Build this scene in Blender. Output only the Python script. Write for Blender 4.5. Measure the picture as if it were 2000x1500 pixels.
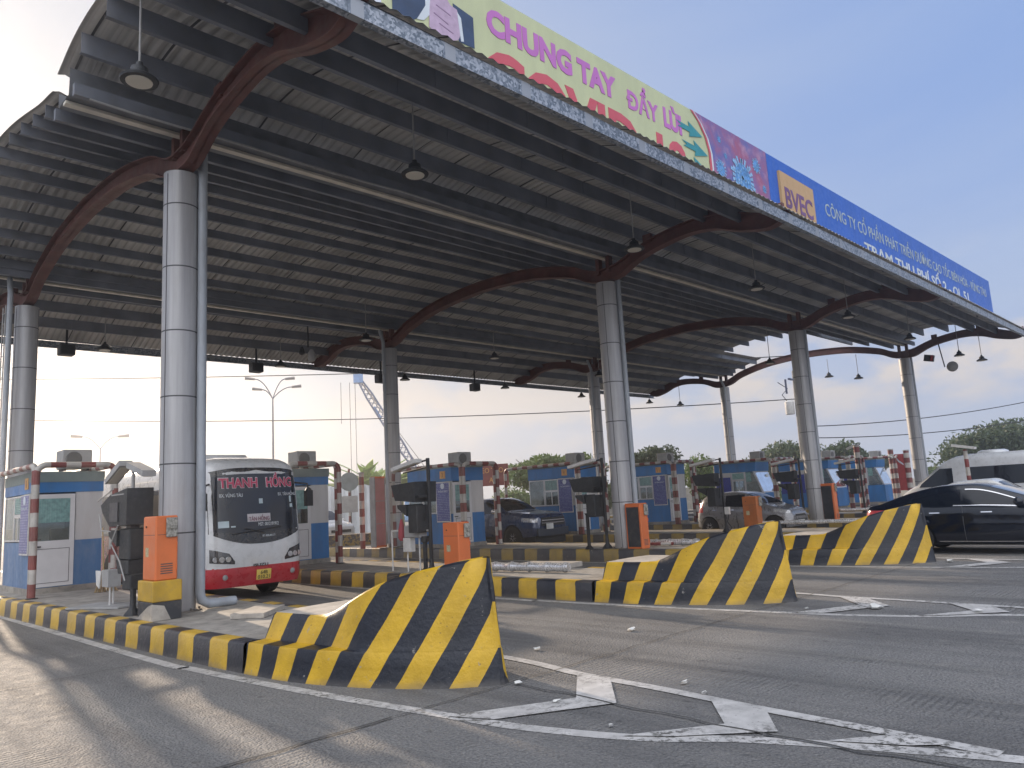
import bpy, math, random
import numpy as np
from mathutils import Vector, Matrix
R = math.radians
random.seed(7); rng = np.random.default_rng(11)
C = bpy.context.scene
HAZE = .002
for o in list(bpy.data.objects): bpy.data.objects.remove(o)
COL = C.collection

# ------------------------------------------------------------------ camera
cam = bpy.data.objects.new('camera', bpy.data.cameras.new('camera')); COL.objects.link(cam)
yaw, pitch, roll = 0.7781932716404943, 0.15317912854179222, -0.056603392482415596
fw = Vector((math.cos(yaw)*math.cos(pitch), math.sin(yaw)*math.cos(pitch), math.sin(pitch)))
rt = Vector((math.sin(yaw), -math.cos(yaw), 0)); up = rt.cross(fw)
rr = math.cos(roll)*rt + math.sin(roll)*up; uu = -math.sin(roll)*rt + math.cos(roll)*up
M = Matrix((rr, uu, -fw)).transposed().to_4x4(); M.translation = Vector((-5.0450528, -13.0248975, 1.85))
cam.matrix_world = M
cam.data.sensor_width = 36; cam.data.lens = 1465.0057*36/2000
cam.data.clip_start = .1; cam.data.clip_end = 3000
C.camera = cam

# ------------------------------------------------------------------ light
SUN_AZ, SUN_EL = 82.0, 17.6
sd = Vector((math.cos(R(SUN_AZ))*math.cos(R(SUN_EL)), math.sin(R(SUN_AZ))*math.cos(R(SUN_EL)), math.sin(R(SUN_EL))))
sun = bpy.data.objects.new('sun', bpy.data.lights.new('sun', 'SUN')); COL.objects.link(sun)
sun.data.energy = 2.7; sun.data.angle = R(.9); sun.data.color = (1, .80, .60)
sun.rotation_euler = sd.to_track_quat('Z', 'Y').to_euler()
C.view_settings.view_transform = 'Standard'; C.view_settings.look = 'None'
C.view_settings.exposure = 1.2; C.view_settings.gamma = 1

W = bpy.data.worlds.new('World'); C.world = W; W.use_nodes = True
nt = W.node_tree; N = nt.nodes; L = nt.links; N.clear()
def wn(t, **k):
    n = N.new(t)
    for a, b in k.items():
        if hasattr(n, a): setattr(n, a, b)
    return n
def wmath(op, a, b=None, c=None, clamp=False):
    n = N.new('ShaderNodeMath'); n.operation = op; n.use_clamp = clamp
    for i, v in enumerate((a, b, c)):
        if v is None: continue
        if isinstance(v, (int, float)): n.inputs[i].default_value = v
        else: L.new(v, n.inputs[i])
    return n.outputs[0]
sky = wn('ShaderNodeTexSky'); sky.sky_type = 'NISHITA'; sky.sun_disc = False
sky.sun_elevation = R(SUN_EL); sky.sun_rotation = R(90 - SUN_AZ)
sky.air_density = 1.0; sky.dust_density = 1.6; sky.ozone_density = 1.6
tc = wn('ShaderNodeTexCoord'); nrm = wn('ShaderNodeVectorMath', operation='NORMALIZE'); L.new(tc.outputs['Generated'], nrm.inputs[0])
sep = wn('ShaderNodeSeparateXYZ'); L.new(nrm.outputs[0], sep.inputs[0])
dot = wn('ShaderNodeVectorMath', operation='DOT_PRODUCT'); L.new(nrm.outputs[0], dot.inputs[0]); dot.inputs[1].default_value = sd
cosang = wmath('MAXIMUM', dot.outputs['Value'], 0)
def wmix(f, a, b, mode='MIX'):
    n = N.new('ShaderNodeMix'); n.data_type = 'RGBA'; n.blend_type = mode
    if isinstance(f, (int, float)): n.inputs[0].default_value = f
    else: L.new(f, n.inputs[0])
    for i, v in ((6, a), (7, b)):
        if isinstance(v, tuple): n.inputs[i].default_value = (*v, 1)
        else: L.new(v, n.inputs[i])
    return n.outputs[2]
zc = wmath('MAXIMUM', sep.outputs['Z'], 0)
# thin bright haze over the horizon, warmer and whiter round the sun
hz = wmath('POWER', wmath('SUBTRACT', 1, zc, clamp=True), 5.0)
glow = wmath('POWER', cosang, 3.0)
hazecol = wmix(glow, (4.9, 5.0, 5.4), (4.7, 4.1, 3.4))
upcol = wmix(glow, (1.9, 3.1, 6.1), (4.5, 4.7, 5.2))
base = wmix(wmath('MULTIPLY', hz, .9), wmix(.8, sky.outputs[0], upcol), hazecol)
# stretched soft clouds laid out on a flat layer overhead
cz = wmath('ADD', zc, .12)
comb = wn('ShaderNodeCombineXYZ')
L.new(wmath('DIVIDE', sep.outputs['X'], cz), comb.inputs[0]); L.new(wmath('DIVIDE', sep.outputs['Y'], cz), comb.inputs[1])
n1 = wn('ShaderNodeTexNoise'); L.new(comb.outputs[0], n1.inputs['Vector']); n1.inputs['Scale'].default_value = .55; n1.inputs['Detail'].default_value = 7; n1.inputs['Roughness'].default_value = .52; n1.inputs['Distortion'].default_value = .5
rmp = wn('ShaderNodeMapRange'); L.new(n1.outputs[0], rmp.inputs[0]); rmp.inputs[1].default_value = .38; rmp.inputs[2].default_value = .72
cloudcol = wmix(glow, (3.5, 4.25, 5.7), (5.0, 4.9, 4.8))
withcl = wmix(wmath('MULTIPLY', rmp.outputs[0], .85), base, cloudcol)
# small cumulus heads low on the right
n2 = wn('ShaderNodeTexNoise'); mp = wn('ShaderNodeMapping'); L.new(nrm.outputs[0], mp.inputs[0]); mp.inputs['Scale'].default_value = (1, 1, 2.2); L.new(mp.outputs[0], n2.inputs['Vector'])
n2.inputs['Scale'].default_value = 5.5; n2.inputs['Detail'].default_value = 8; n2.inputs['Roughness'].default_value = .55
r2 = wn('ShaderNodeMapRange'); L.new(n2.outputs[0], r2.inputs[0]); r2.inputs[1].default_value = .47; r2.inputs[2].default_value = .57
lowm = wmath('POWER', wmath('SUBTRACT', 1, wmath('ABSOLUTE', wmath('MULTIPLY', wmath('SUBTRACT', zc, .13), 7)), clamp=True), 1.2)
cum = wmix(wmath('MULTIPLY', wmath('MULTIPLY', r2.outputs[0], lowm), .85), withcl, (6.0, 5.4, 4.9))
# added bright sky overhead and behind the viewer, out of view, lifts the shade
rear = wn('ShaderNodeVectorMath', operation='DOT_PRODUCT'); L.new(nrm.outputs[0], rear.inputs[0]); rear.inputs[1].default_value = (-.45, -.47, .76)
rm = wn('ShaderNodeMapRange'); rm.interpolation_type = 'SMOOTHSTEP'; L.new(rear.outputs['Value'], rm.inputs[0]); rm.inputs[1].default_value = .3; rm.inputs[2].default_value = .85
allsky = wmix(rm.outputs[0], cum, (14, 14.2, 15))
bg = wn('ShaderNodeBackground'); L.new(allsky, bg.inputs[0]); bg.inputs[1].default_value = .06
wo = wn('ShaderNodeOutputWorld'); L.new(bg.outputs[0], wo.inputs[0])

# ------------------------------------------------------------------ materials
MATS = {}
def newmat(name):
    m = bpy.data.materials.new(name); m.use_nodes = True
    t = m.node_tree; p = t.nodes['Principled BSDF']
    return m, t, p
class NB:
    """tiny node builder"""
    def __init__(s, t): s.t = t
    def n(s, typ, **k):
        q = s.t.nodes.new(typ)
        for a, b in k.items():
            if a in q.inputs.keys(): q.inputs[a].default_value = b
            else: setattr(q, a, b)
        return q
    def l(s, a, b): s.t.links.new(a, b)
    def math(s, op, a, b=None, c=None, clamp=False):
        q = s.t.nodes.new('ShaderNodeMath'); q.operation = op; q.use_clamp = clamp
        for i, v in enumerate((a, b, c)):
            if v is None: continue
            if isinstance(v, (int, float)): q.inputs[i].default_value = v
            else: s.l(v, q.inputs[i])
        return q.outputs[0]
    def mix(s, f, a, b, mode='MIX'):
        q = s.t.nodes.new('ShaderNodeMix'); q.data_type = 'RGBA'; q.blend_type = mode
        if isinstance(f, (int, float)): q.inputs[0].default_value = f
        else: s.l(f, q.inputs[0])
        for i, v in ((6, a), (7, b)):
            if isinstance(v, tuple): q.inputs[i].default_value = (*v[:3], 1)
            else: s.l(v, q.inputs[i])
        return q.outputs[2]
    def noise(s, vec, scale, detail=4, rough=.55, dist=0):
        q = s.n('ShaderNodeTexNoise'); q.inputs['Scale'].default_value = scale; q.inputs['Detail'].default_value = detail
        q.inputs['Roughness'].default_value = rough; q.inputs['Distortion'].default_value = dist
        if vec is not None: s.l(vec, q.inputs['Vector'])
        return q.outputs[0]
    def rng(s, v, a, b, c=0, d=1):
        q = s.n('ShaderNodeMapRange'); s.l(v, q.inputs[0])
        for i, x in enumerate((a, b, c, d)): q.inputs[i+1].default_value = x
        return q.outputs[0]
    def vec(s, v, sc=(1, 1, 1), loc=(0, 0, 0)):
        q = s.n('ShaderNodeMapping'); s.l(v, q.inputs[0]); q.inputs['Scale'].default_value = sc; q.inputs['Location'].default_value = loc
        return q.outputs[0]
    def bump(s, h, strength=.3, dist=.01, p=None):
        q = s.n('ShaderNodeBump'); s.l(h, q.inputs['Height']); q.inputs['Strength'].default_value = strength; q.inputs['Distance'].default_value = dist
        if p: s.l(q.outputs[0], p.inputs['Normal'])
        return q.outputs[0]
def geo_pos(b): return b.n('ShaderNodeNewGeometry').outputs['Position']
def mat(name, col, rough=.6, metal=0, var=.18, scale=3, bump=.15, bscale=60, dirt=0, dirtcol=(.16, .14, .12), coat=0, spec=.5, streak=False):
    if name in MATS: return MATS[name]
    m, t, p = newmat(name); b = NB(t); pos = geo_pos(b)
    v = b.vec(pos, (1, 1, .25)) if streak else pos
    n = b.noise(v, scale, 5)
    dark = tuple(c*(1-var) for c in col); light = tuple(min(1, c*(1+var*.8)) for c in col)
    c = b.mix(b.rng(n, .3, .7), dark, light)
    if dirt:
        d = b.noise(b.vec(pos, (1.5, 1.5, .5 if streak else 1.5), (3, 1, 7)), scale*1.7, 7, .65)
        c = b.mix(b.math('MULTIPLY', b.rng(d, .48, .72), dirt), c, dirtcol)
    b.l(c, p.inputs['Base Color'])
    r = b.rng(b.noise(pos, scale*4, 3), .3, .7, max(0, rough-.08), min(1, rough+.1)); b.l(r, p.inputs['Roughness'])
    p.inputs['Metallic'].default_value = metal; p.inputs['Specular IOR Level'].default_value = spec
    if coat: p.inputs['Coat Weight'].default_value = coat; p.inputs['Coat Roughness'].default_value = .05
    if bump: b.bump(b.noise(pos, bscale, 3), bump, .004, p)
    MATS[name] = m; return m

def m_asphalt(name='asphalt', albedo=.165):
    m, t, p = newmat(name); b = NB(t); pos = geo_pos(b)
    fine = b.noise(pos, 38, 5, .8); vor = b.n('ShaderNodeTexVoronoi', Scale=42.0); b.l(pos, vor.inputs['Vector'])
    big = b.noise(pos, .35, 6, .6, .4); lane = b.noise(b.vec(pos, (1.2, .07, 1)), 1.1, 5, .6); lane2 = b.noise(b.vec(pos, (5, .12, 1), (4, 0, 0)), 1.4, 4, .6)
    a = albedo
    c = b.mix(b.rng(fine, .3, .7), (a*.42, a*.425, a*.44), (a*1.7, a*1.68, a*1.65))
    c = b.mix(b.math('MULTIPLY', b.rng(vor.outputs['Distance'], .0, .5, 1, 0), .45), c, (a*2.3, a*2.22, a*2.12))
    c = b.mix(b.math('MULTIPLY', b.rng(big, .42, .68), .5), c, (a*.62, a*.62, a*.64))
    c = b.mix(b.math('MULTIPLY', b.rng(lane, .47, .68), .6), c, (a*.4, a*.4, a*.42))
    c = b.mix(b.math('MULTIPLY', b.rng(lane2, .56, .74), .3), c, (a*1.9, a*1.8, a*1.6))
    vs = b.n('ShaderNodeTexVoronoi', Scale=1.6); b.l(pos, vs.inputs['Vector'])
    spot = b.math('MULTIPLY', b.rng(vs.outputs['Distance'], .02, .07, 1, 0), .6)
    c = b.mix(spot, c, (a*.3, a*.3, a*.3))
    dr = b.n('ShaderNodeTexVoronoi', Scale=5.0); b.l(b.vec(pos, (1, .6, 1)), dr.inputs['Vector'])
    c = b.mix(b.math('MULTIPLY', b.math('MULTIPLY', b.rng(dr.outputs['Distance'], .05, .2, 1, 0), b.rng(lane, .45, .6)), .55), c, (a*.3, a*.3, a*.31))
    c = b.mix(b.math('MULTIPLY', b.rng(b.noise(b.vec(pos, (1, 1, 1), (8, 3, 0)), 2.6, 8, .7), .55, .72), .35), c, (a*1.9, a*1.8, a*1.65))
    b.l(c, p.inputs['Base Color'])
    b.l(b.rng(b.noise(pos, 6, 4), .3, .7, .68, .85), p.inputs['Roughness']); p.inputs['Specular IOR Level'].default_value = .22
    # raised aggregate plus patches of tined (grooved) surface
    wv = b.n('ShaderNodeTexWave', Scale=4.6, Distortion=.6); wv.bands_direction = 'Y'; b.l(pos, wv.inputs['Vector']); wv.inputs['Detail Scale'].default_value = 2
    gm = b.rng(b.noise(b.vec(pos, (1, .5, 1), (2, 9, 0)), .9, 4), .52, .66)
    h = b.math('ADD', b.math('MULTIPLY', vor.outputs['Distance'], -1.0), b.math('MULTIPLY', fine, .6))
    h = b.math('ADD', h, b.math('MULTIPLY', b.math('MULTIPLY', wv.outputs[0], gm), .9))
    b.bump(h, .9, .02, p)
    MATS[name] = m; return m
ASPH = m_asphalt()

def m_stripes(name, ca, cb, period=1.0, wobble=.05, chip=.3, dull=0, phase=0):
    """paint bands laid out on the painted face's own UV (metres along the face)"""
    m, t, p = newmat(name); b = NB(t); pos = geo_pos(b)
    uv = b.n('ShaderNodeUVMap').outputs[0]; s = b.n('ShaderNodeSeparateXYZ'); b.l(uv, s.inputs[0])
    w = b.math('MULTIPLY', b.math('SUBTRACT', b.noise(pos, 7, 4), .5), wobble)
    u = b.math('ADD', b.math('DIVIDE', b.math('ADD', s.outputs[0], w), period), phase)
    fr = b.math('FRACT', b.math('ADD', u, 100)); st = b.math('GREATER_THAN', fr, .5)
    v = b.noise(pos, 2.2, 6, .6)
    A = b.mix(b.rng(v, .3, .7), tuple(c*.72 for c in ca), tuple(min(1, c*1.12) for c in ca)); B = b.mix(b.rng(v, .3, .7), tuple(c*.75 for c in cb), tuple(c*1.3 for c in cb))
    c = b.mix(st, A, B)
    ch = b.math('MULTIPLY', b.rng(b.noise(pos, 9, 8, .72), .66 - .08*chip, .70 - .08*chip), .85)
    c = b.mix(ch, c, (.27, .26, .24))
    pit = b.n('ShaderNodeTexVoronoi', Scale=11.0); b.l(b.vec(pos, (1, 1, 1.2)), pit.inputs['Vector'])
    c = b.mix(b.math('MULTIPLY', b.rng(pit.outputs['Distance'], .05, .14, 1, 0), .5), c, (.05, .045, .04))
    if dull: c = b.mix(b.math('MULTIPLY', b.rng(b.noise(b.vec(pos, (1, 1, .5)), 1.6, 7, .65), .3, .65), dull), c, (.11, .10, .095))
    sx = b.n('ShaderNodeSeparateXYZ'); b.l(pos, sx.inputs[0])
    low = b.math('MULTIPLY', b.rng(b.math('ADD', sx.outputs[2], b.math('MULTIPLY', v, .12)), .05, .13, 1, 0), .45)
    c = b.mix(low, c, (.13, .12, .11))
    b.l(c, p.inputs['Base Color']); p.inputs['Roughness'].default_value = .42
    b.bump(b.noise(pos, 14, 6, .6), .45, .02, p)
    MATS[name] = m; return m
YEL = (.56, .345, .016); BLK = (.008, .011, .02)
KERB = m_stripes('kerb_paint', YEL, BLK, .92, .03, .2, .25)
KERBF = m_stripes('kerb_paint_dull_shaded', (.40, .27, .05), (.04, .042, .05), 1.0, .05, .5, .6)  # worn, duller kerb copy; shade on the farther islands put into the colour
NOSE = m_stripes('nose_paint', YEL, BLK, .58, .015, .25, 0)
REDW = m_stripes('red_white_paint', (.21, .035, .032), (.46, .44, .41), .6, .01, .2, .3)
CONC = mat('concrete', (.30, .28, .25), .85, var=.3, scale=2.5, bump=.5, bscale=30, dirt=.6, dirtcol=(.10, .10, .10))
CONCL = mat('pale_concrete', (.38, .35, .31), .85, var=.25, scale=4, bump=.5, bscale=40, dirt=.4)
def m_clad():
    m, t, p = newmat('column_cladding'); b = NB(t); pos = geo_pos(b)
    c = b.mix(b.rng(b.noise(b.vec(pos, (9, 9, .35)), 1, 5), .3, .7), (.30, .30, .315), (.44, .44, .45))
    c = b.mix(b.math('MULTIPLY', b.rng(b.noise(b.vec(pos, (3, 3, .6)), 1.5, 7, .65), .5, .75), .35), c, (.25, .23, .21))
    sx = b.n('ShaderNodeSeparateXYZ'); b.l(pos, sx.inputs[0])
    c = b.mix(b.math('MULTIPLY', b.rng(b.math('ADD', sx.outputs[2], b.noise(pos, 2, 4)), .8, 1.5, 1, 0), .4), c, (.22, .19, .16))
    b.l(c, p.inputs['Base Color']); p.inputs['Metallic'].default_value = .25; p.inputs['Roughness'].default_value = .45
    MATS['clad'] = m; return m
CLAD = m_clad()
SEAM = mat('seam', (.07, .07, .075), .7, var=.1)
GALV = mat('galvanised_steel', (.42, .44, .47), .45, .5, var=.45, scale=14, bump=.1)
STEELD = mat('purlin_steel', (.17, .185, .22), .6, .1, var=.3, scale=1.5, dirt=.3, dirtcol=(.2, .19, .17))
REDST = mat('red_oxide_steel', (.125, .05, .042), .65, var=.3, scale=2, dirt=.3)
def m_sheet():
    m, t, p = newmat('corrugated_sheet'); b = NB(t); pos = geo_pos(b)
    s = b.n('ShaderNodeSeparateXYZ'); b.l(pos, s.inputs[0])
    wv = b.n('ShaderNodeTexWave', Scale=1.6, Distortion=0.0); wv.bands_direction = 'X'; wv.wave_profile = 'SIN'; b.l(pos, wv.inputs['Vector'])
    st = b.math('LESS_THAN', b.math('FRACT', b.math('DIVIDE', b.math('ADD', s.outputs[0], 20), 1.07)), .035)
    patch = b.noise(b.vec(pos, (.9, .35, 1)), 1, 3)
    c = b.mix(b.rng(patch, .3, .7), (.42, .415, .40), (.56, .55, .53))
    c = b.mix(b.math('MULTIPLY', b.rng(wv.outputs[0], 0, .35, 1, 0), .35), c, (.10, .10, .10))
    c = b.mix(st, c, (.04, .04, .045))
    c = b.mix(b.math('MULTIPLY', b.rng(b.noise(pos, .8, 7, .7), .5, .75), .5), c, (.14, .13, .12))
    b.l(c, p.inputs['Base Color']); p.inputs['Roughness'].default_value = .6; p.inputs['Metallic'].default_value = .1
    b.bump(wv.outputs[0], .8, .04, p)
    MATS['sheet'] = m; return m
SHEET = m_sheet()
GLASS = mat('dark_glass', (.006, .009, .016), .05, 0, var=.2, bump=0, spec=.45)
BOOTHGLASS = mat('booth_glass', (.10, .17, .17), .08, 0, var=.5, scale=2.5, bump=0, spec=.8, coat=.6)
def m_glass(name, tint, refl=.22):
    m, t, p = newmat(name); b = NB(t); t.nodes.remove(p)
    tr = b.n('ShaderNodeBsdfTransparent'); tr.inputs[0].default_value = (*tint, 1); gl = b.n('ShaderNodeBsdfGlossy'); gl.inputs['Roughness'].default_value = .03; gl.inputs[0].default_value = (.9, .95, 1, 1)
    df = b.n('ShaderNodeBsdfDiffuse'); df.inputs[0].default_value = (.35, .36, .35, 1)
    lw = b.n('ShaderNodeLayerWeight'); lw.inputs[0].default_value = .25
    m1 = b.n('ShaderNodeMixShader'); b.l(b.math('ADD', b.math('MULTIPLY', lw.outputs['Fresnel'], .8), refl*.3, clamp=True), m1.inputs[0]); b.l(tr.outputs[0], m1.inputs[1]); b.l(gl.outputs[0], m1.inputs[2])
    m2 = b.n('ShaderNodeMixShader'); b.l(b.math('MULTIPLY', b.rng(b.noise(geo_pos(b), 3, 5), .35, .7), .22), m2.inputs[0]); b.l(m1.outputs[0], m2.inputs[1]); b.l(df.outputs[0], m2.inputs[2]); b.l(m2.outputs[0], t.nodes['Material Output'].inputs[0])
    MATS[name] = m; return m
BOOTHGLASS = m_glass('booth_glass_clear', (.72, .80, .80)); PALEGLASS = m_glass('booth_glass_screen', (.62, .78, .82), .5)
CURTAIN = mat('teal_blind', (.20, .36, .35), .5, var=.3, scale=12, bump=.1)
BLUEP = mat('blue_booth_paint', (.02, .16, .42), .45, var=.25, scale=2, dirt=.25, dirtcol=(.12, .14, .18), streak=True, bump=.1)
BLUEL = mat('faded_blue_booth_paint', (.07, .17, .34), .5, var=.2, scale=1.5, dirt=.4, dirtcol=(.25, .3, .38), streak=True)
WHITEP = mat('booth_white_panel', (.55, .55, .55), .5, var=.1, scale=2, dirt=.25, dirtcol=(.35, .31, .27), streak=True)
GREYG = mat('booth_grey_green', (.17, .22, .22), .6, var=.15)
ALU = mat('aluminium_frame', (.55, .56, .58), .35, .4, var=.1, bump=0)
ORANGE = mat('orange_cabinet_paint', (.62, .155, .045), .42, var=.12, scale=1.5, dirt=.12, bump=.05, dirtcol=(.2, .1, .06))
ORANGED = mat('orange_cabinet_paint_worn', (.40, .12, .03), .55, var=.25, scale=3, dirt=.5, dirtcol=(.2, .1, .05), streak=True)
YELP = mat('yellow_plinth', (.50, .31, .03), .5, var=.2, dirt=.25, bump=.3, bscale=20)
BLKP = mat('black_plinth', (.03, .033, .04), .5, var=.3, dirt=.3, bump=.3, bscale=20)
BLACK = mat('black_metal', (.016, .018, .022), .5, .1, var=.3, bump=.05)
DARKBOX = mat('dark_housing', (.022, .025, .03), .6, 0, var=.3, scale=5, dirt=.3, dirtcol=(.08, .08, .08))
GREYPL = mat('grey_plastic', (.33, .33, .33), .6, var=.15, dirt=.3)
WHITEM = mat('white_metal', (.62, .61, .59), .5, var=.12, dirt=.25)
LENS = mat('lamp_lens', (.55, .52, .45), .4, var=.05, bump=0)
RUBBER = mat('tyre_rubber', (.015, .015, .016), .85, var=.3, scale=30)
RIM = mat('alloy_rim', (.35, .35, .36), .3, .7, var=.2, scale=8, bump=0)
CHROME = mat('chrome', (.7, .7, .72), .12, .9, var=.05, bump=0)
def carpaint(name, col, flake=0): return mat(name, col, .3, flake, var=.10, scale=2, bump=0, coat=.8, spec=.5, dirt=.14, dirtcol=(.22, .19, .16))
LEAF = {}
def m_leaf(name, col, col2):
    m, t, p = newmat(name); b = NB(t); pos = geo_pos(b)
    c = b.mix(b.rng(b.noise(pos, 1.1, 4), .3, .7), col, col2)
    c = b.mix(b.rng(b.noise(pos, 9, 2), .3, .8), c, tuple(x*1.5 for x in col2))
    b.l(c, p.inputs['Base Color']); p.inputs['Roughness'].default_value = .6
    tr = b.n('ShaderNodeBsdfTranslucent'); b.l(c, tr.inputs[0]); ms = b.n('ShaderNodeMixShader'); ms.inputs[0].default_value = .3
    b.l(p.outputs[0], ms.inputs[1]); b.l(tr.outputs[0], ms.inputs[2]); b.l(ms.outputs[0], t.nodes['Material Output'].inputs[0])
    return m
LF1 = m_leaf('leaf_green', (.05, .08, .025), (.11, .16, .045)); LF2 = m_leaf('leaf_dark', (.03, .048, .024), (.06, .085, .038)); LF3 = m_leaf('leaf_banana', (.09, .15, .04), (.20, .28, .08))
BARK = mat('bark', (.12, .09, .065), .9, var=.4, scale=8, bump=.6, bscale=25)
GRASS = m_leaf('scrub_green', (.04, .06, .02), (.08, .10, .035))

# ------------------------------------------------------------------ mesh helpers
def wloc(p):
    v = Vector((0, 0, 0))
    while p is not None: v += p.location; p = p.parent
    return v
class MB:
    def __init__(s): s.v = []; s.f = []; s.m = []; s.uv = {}; s.mi = 0
    def add(s, vs, fs, uvs=None):
        o = len(s.v); s.v += [tuple(map(float, q)) for q in vs]
        for k, f in enumerate(fs):
            if uvs is not None: s.uv[len(s.f)] = uvs[k]
            s.f.append([i+o for i in f]); s.m.append(s.mi)
        return s
    def box(s, a, b, bev=0):
        (x0, y0, z0), (x1, y1, z1) = a, b
        x0, x1 = min(x0, x1), max(x0, x1); y0, y1 = min(y0, y1), max(y0, y1); z0, z1 = min(z0, z1), max(z0, z1)
        if not bev or min(x1-x0, y1-y0, z1-z0) < 2.2*bev:
            vs = [(x0,y0,z0),(x1,y0,z0),(x1,y1,z0),(x0,y1,z0),(x0,y0,z1),(x1,y0,z1),(x1,y1,z1),(x0,y1,z1)]
            return s.add(vs, [(0,3,2,1),(4,5,6,7),(0,1,5,4),(1,2,6,5),(2,3,7,6),(3,0,4,7)])
        e = bev
        def ring(i, z): return [(x0+i, y0+e, z), (x0+e, y0+i, z), (x1-e, y0+i, z), (x1-i, y0+e, z), (x1-i, y1-e, z), (x1-e, y1-i, z), (x0+e, y1-i, z), (x0+i, y1-e, z)]
        vs = ring(e*.9, z0) + ring(0, z0+e) + ring(0, z1-e) + ring(e*.9, z1); fs = [tuple(range(7, -1, -1)), tuple(range(24, 32))]
        for r in range(3):
            for i in range(8): j = (i+1) % 8; fs.append((r*8+i, r*8+j, r*8+8+j, r*8+8+i))
        return s.add(vs, fs)
    def obox(s, c, size, rot):
        c = Vector(c); M_ = rot.to_3x3() if hasattr(rot, 'to_3x3') else rot
        vs = [c + M_ @ Vector((sx*size[0]/2, sy*size[1]/2, sz*size[2]/2)) for sz in (-1, 1) for sx, sy in ((-1,-1),(1,-1),(1,1),(-1,1))]
        return s.add(vs, [(0,3,2,1),(4,5,6,7),(0,1,5,4),(1,2,6,5),(2,3,7,6),(3,0,4,7)])
    def tube(s, pts, r, n=14, cap=True):
        pts = [Vector(p) for p in pts]; rs = r if isinstance(r, (list, tuple)) else [r]*len(pts)
        d0 = (pts[1]-pts[0]).normalized(); a = d0.orthogonal().normalized(); o = len(s.v); ln = 0; lens = []
        for i, p in enumerate(pts):
            if i: ln += (p-pts[i-1]).length
            lens.append(ln)
            d = (pts[min(i+1, len(pts)-1)] - pts[max(i-1, 0)]).normalized()
            a = (a - d*a.dot(d)).normalized(); b = d.cross(a)
            for k in range(n):
                t = 2*math.pi*k/n; s.v.append(tuple(p + (a*math.cos(t)+b*math.sin(t))*rs[i]))
        for i in range(len(pts)-1):
            for k in range(n):
                k2 = (k+1) % n; s.uv[len(s.f)] = [(lens[i], k/n), (lens[i], (k+1)/n), (lens[i+1], (k+1)/n), (lens[i+1], k/n)]
                s.f.append([o+i*n+k, o+i*n+k2, o+(i+1)*n+k2, o+(i+1)*n+k]); s.m.append(s.mi)
        if cap:
            s.uv[len(s.f)] = [(0, 0)]*n; s.f.append([o+k for k in range(n-1, -1, -1)]); s.m.append(s.mi)
            s.uv[len(s.f)] = [(ln, 0)]*n; s.f.append([o+(len(pts)-1)*n+k for k in range(n)]); s.m.append(s.mi)
        return s
    def cyl(s, p0, p1, r, n=14): return s.tube([p0, p1], r, n)
    def lathe(s, c, prof, n=20, axis='z'):
        c = Vector(c); o = len(s.v)
        for (r, z) in prof:
            for k in range(n):
                t = 2*math.pi*k/n
                q = {'z': (r*math.cos(t), r*math.sin(t), z), 'x': (z, r*math.cos(t), r*math.sin(t)), 'y': (r*math.sin(t), z, r*math.cos(t))}[axis]
                s.v.append(tuple(c+Vector(q)))
        for i in range(len(prof)-1):
            for k in range(n): k2 = (k+1) % n; s.f.append([o+i*n+k, o+i*n+k2, o+(i+1)*n+k2, o+(i+1)*n+k]); s.m.append(s.mi)
        s.f.append([o+k for k in range(n-1, -1, -1)]); s.m.append(s.mi); s.f.append([o+(len(prof)-1)*n+k for k in range(n)]); s.m.append(s.mi)
        return s
    def prism(s, poly, off):
        """poly: 3D points of a flat face, off: extrusion vector"""
        n = len(poly); a = [Vector(p) for p in poly]; b = [p+Vector(off) for p in a]
        return s.add(a+b, [tuple(range(n-1, -1, -1)), tuple(range(n, 2*n))] + [(i, (i+1) % n, n+(i+1) % n, n+i) for i in range(n)])
    def grid(s, P, uvf=None, flip=False):
        """P[i][j] points"""
        o = len(s.v); nj = len(P[0])
        for row in P: s.v += [tuple(map(float, q)) for q in row]
        for i in range(len(P)-1):
            for j in range(nj-1):
                f = [o+i*nj+j, o+i*nj+j+1, o+(i+1)*nj+j+1, o+(i+1)*nj+j]; q = [(i, j), (i, j+1), (i+1, j+1), (i+1, j)]
                if flip: f.reverse(); q.reverse()
                if uvf is not None: s.uv[len(s.f)] = [uvf[a][b] for a, b in q]
                s.f.append(f); s.m.append(s.mi)
        return s
    def build(s, name, mats, parent=None, smooth=False, angle=40, local=False):
        if not isinstance(mats, (list, tuple)): mats = [mats]
        me = bpy.data.meshes.new(name); o3 = Vector((0, 0, 0)) if (parent is None or local) else wloc(parent)
        me.from_pydata([tuple(Vector(q)-o3) for q in s.v], [], s.f); me.update()
        for m_ in mats: me.materials.append(m_)
        if len(mats) > 1: me.polygons.foreach_set('material_index', s.m)
        if s.uv:
            ul = me.uv_layers.new(name='UVMap'); dat = np.zeros((len(me.loops), 2))
            for pi, q in s.uv.items():
                st = me.polygons[pi].loop_start
                for k, w in enumerate(q): dat[st+k] = w
            ul.data.foreach_set('uv', dat.ravel())
        if smooth:
            me.polygons.foreach_set('use_smooth', [True]*len(me.polygons))
            try: me.set_sharp_from_angle(angle=R(angle))
            except Exception: pass
        ob = bpy.data.objects.new(name, me); COL.objects.link(ob)
        if parent is not None: ob.parent = parent
        return ob
def empty(name, loc=(0, 0, 0), rz=0):
    o = bpy.data.objects.new(name, None); COL.objects.link(o); o.location = loc; o.rotation_euler.z = rz; o.empty_display_size = .2; return o
def tag(o, label=None, cat=None, group=None, kind=None):
    if label: o['label'] = label
    if cat: o['category'] = cat
    if group: o['group'] = group
    if kind: o['kind'] = kind
    return o
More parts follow.
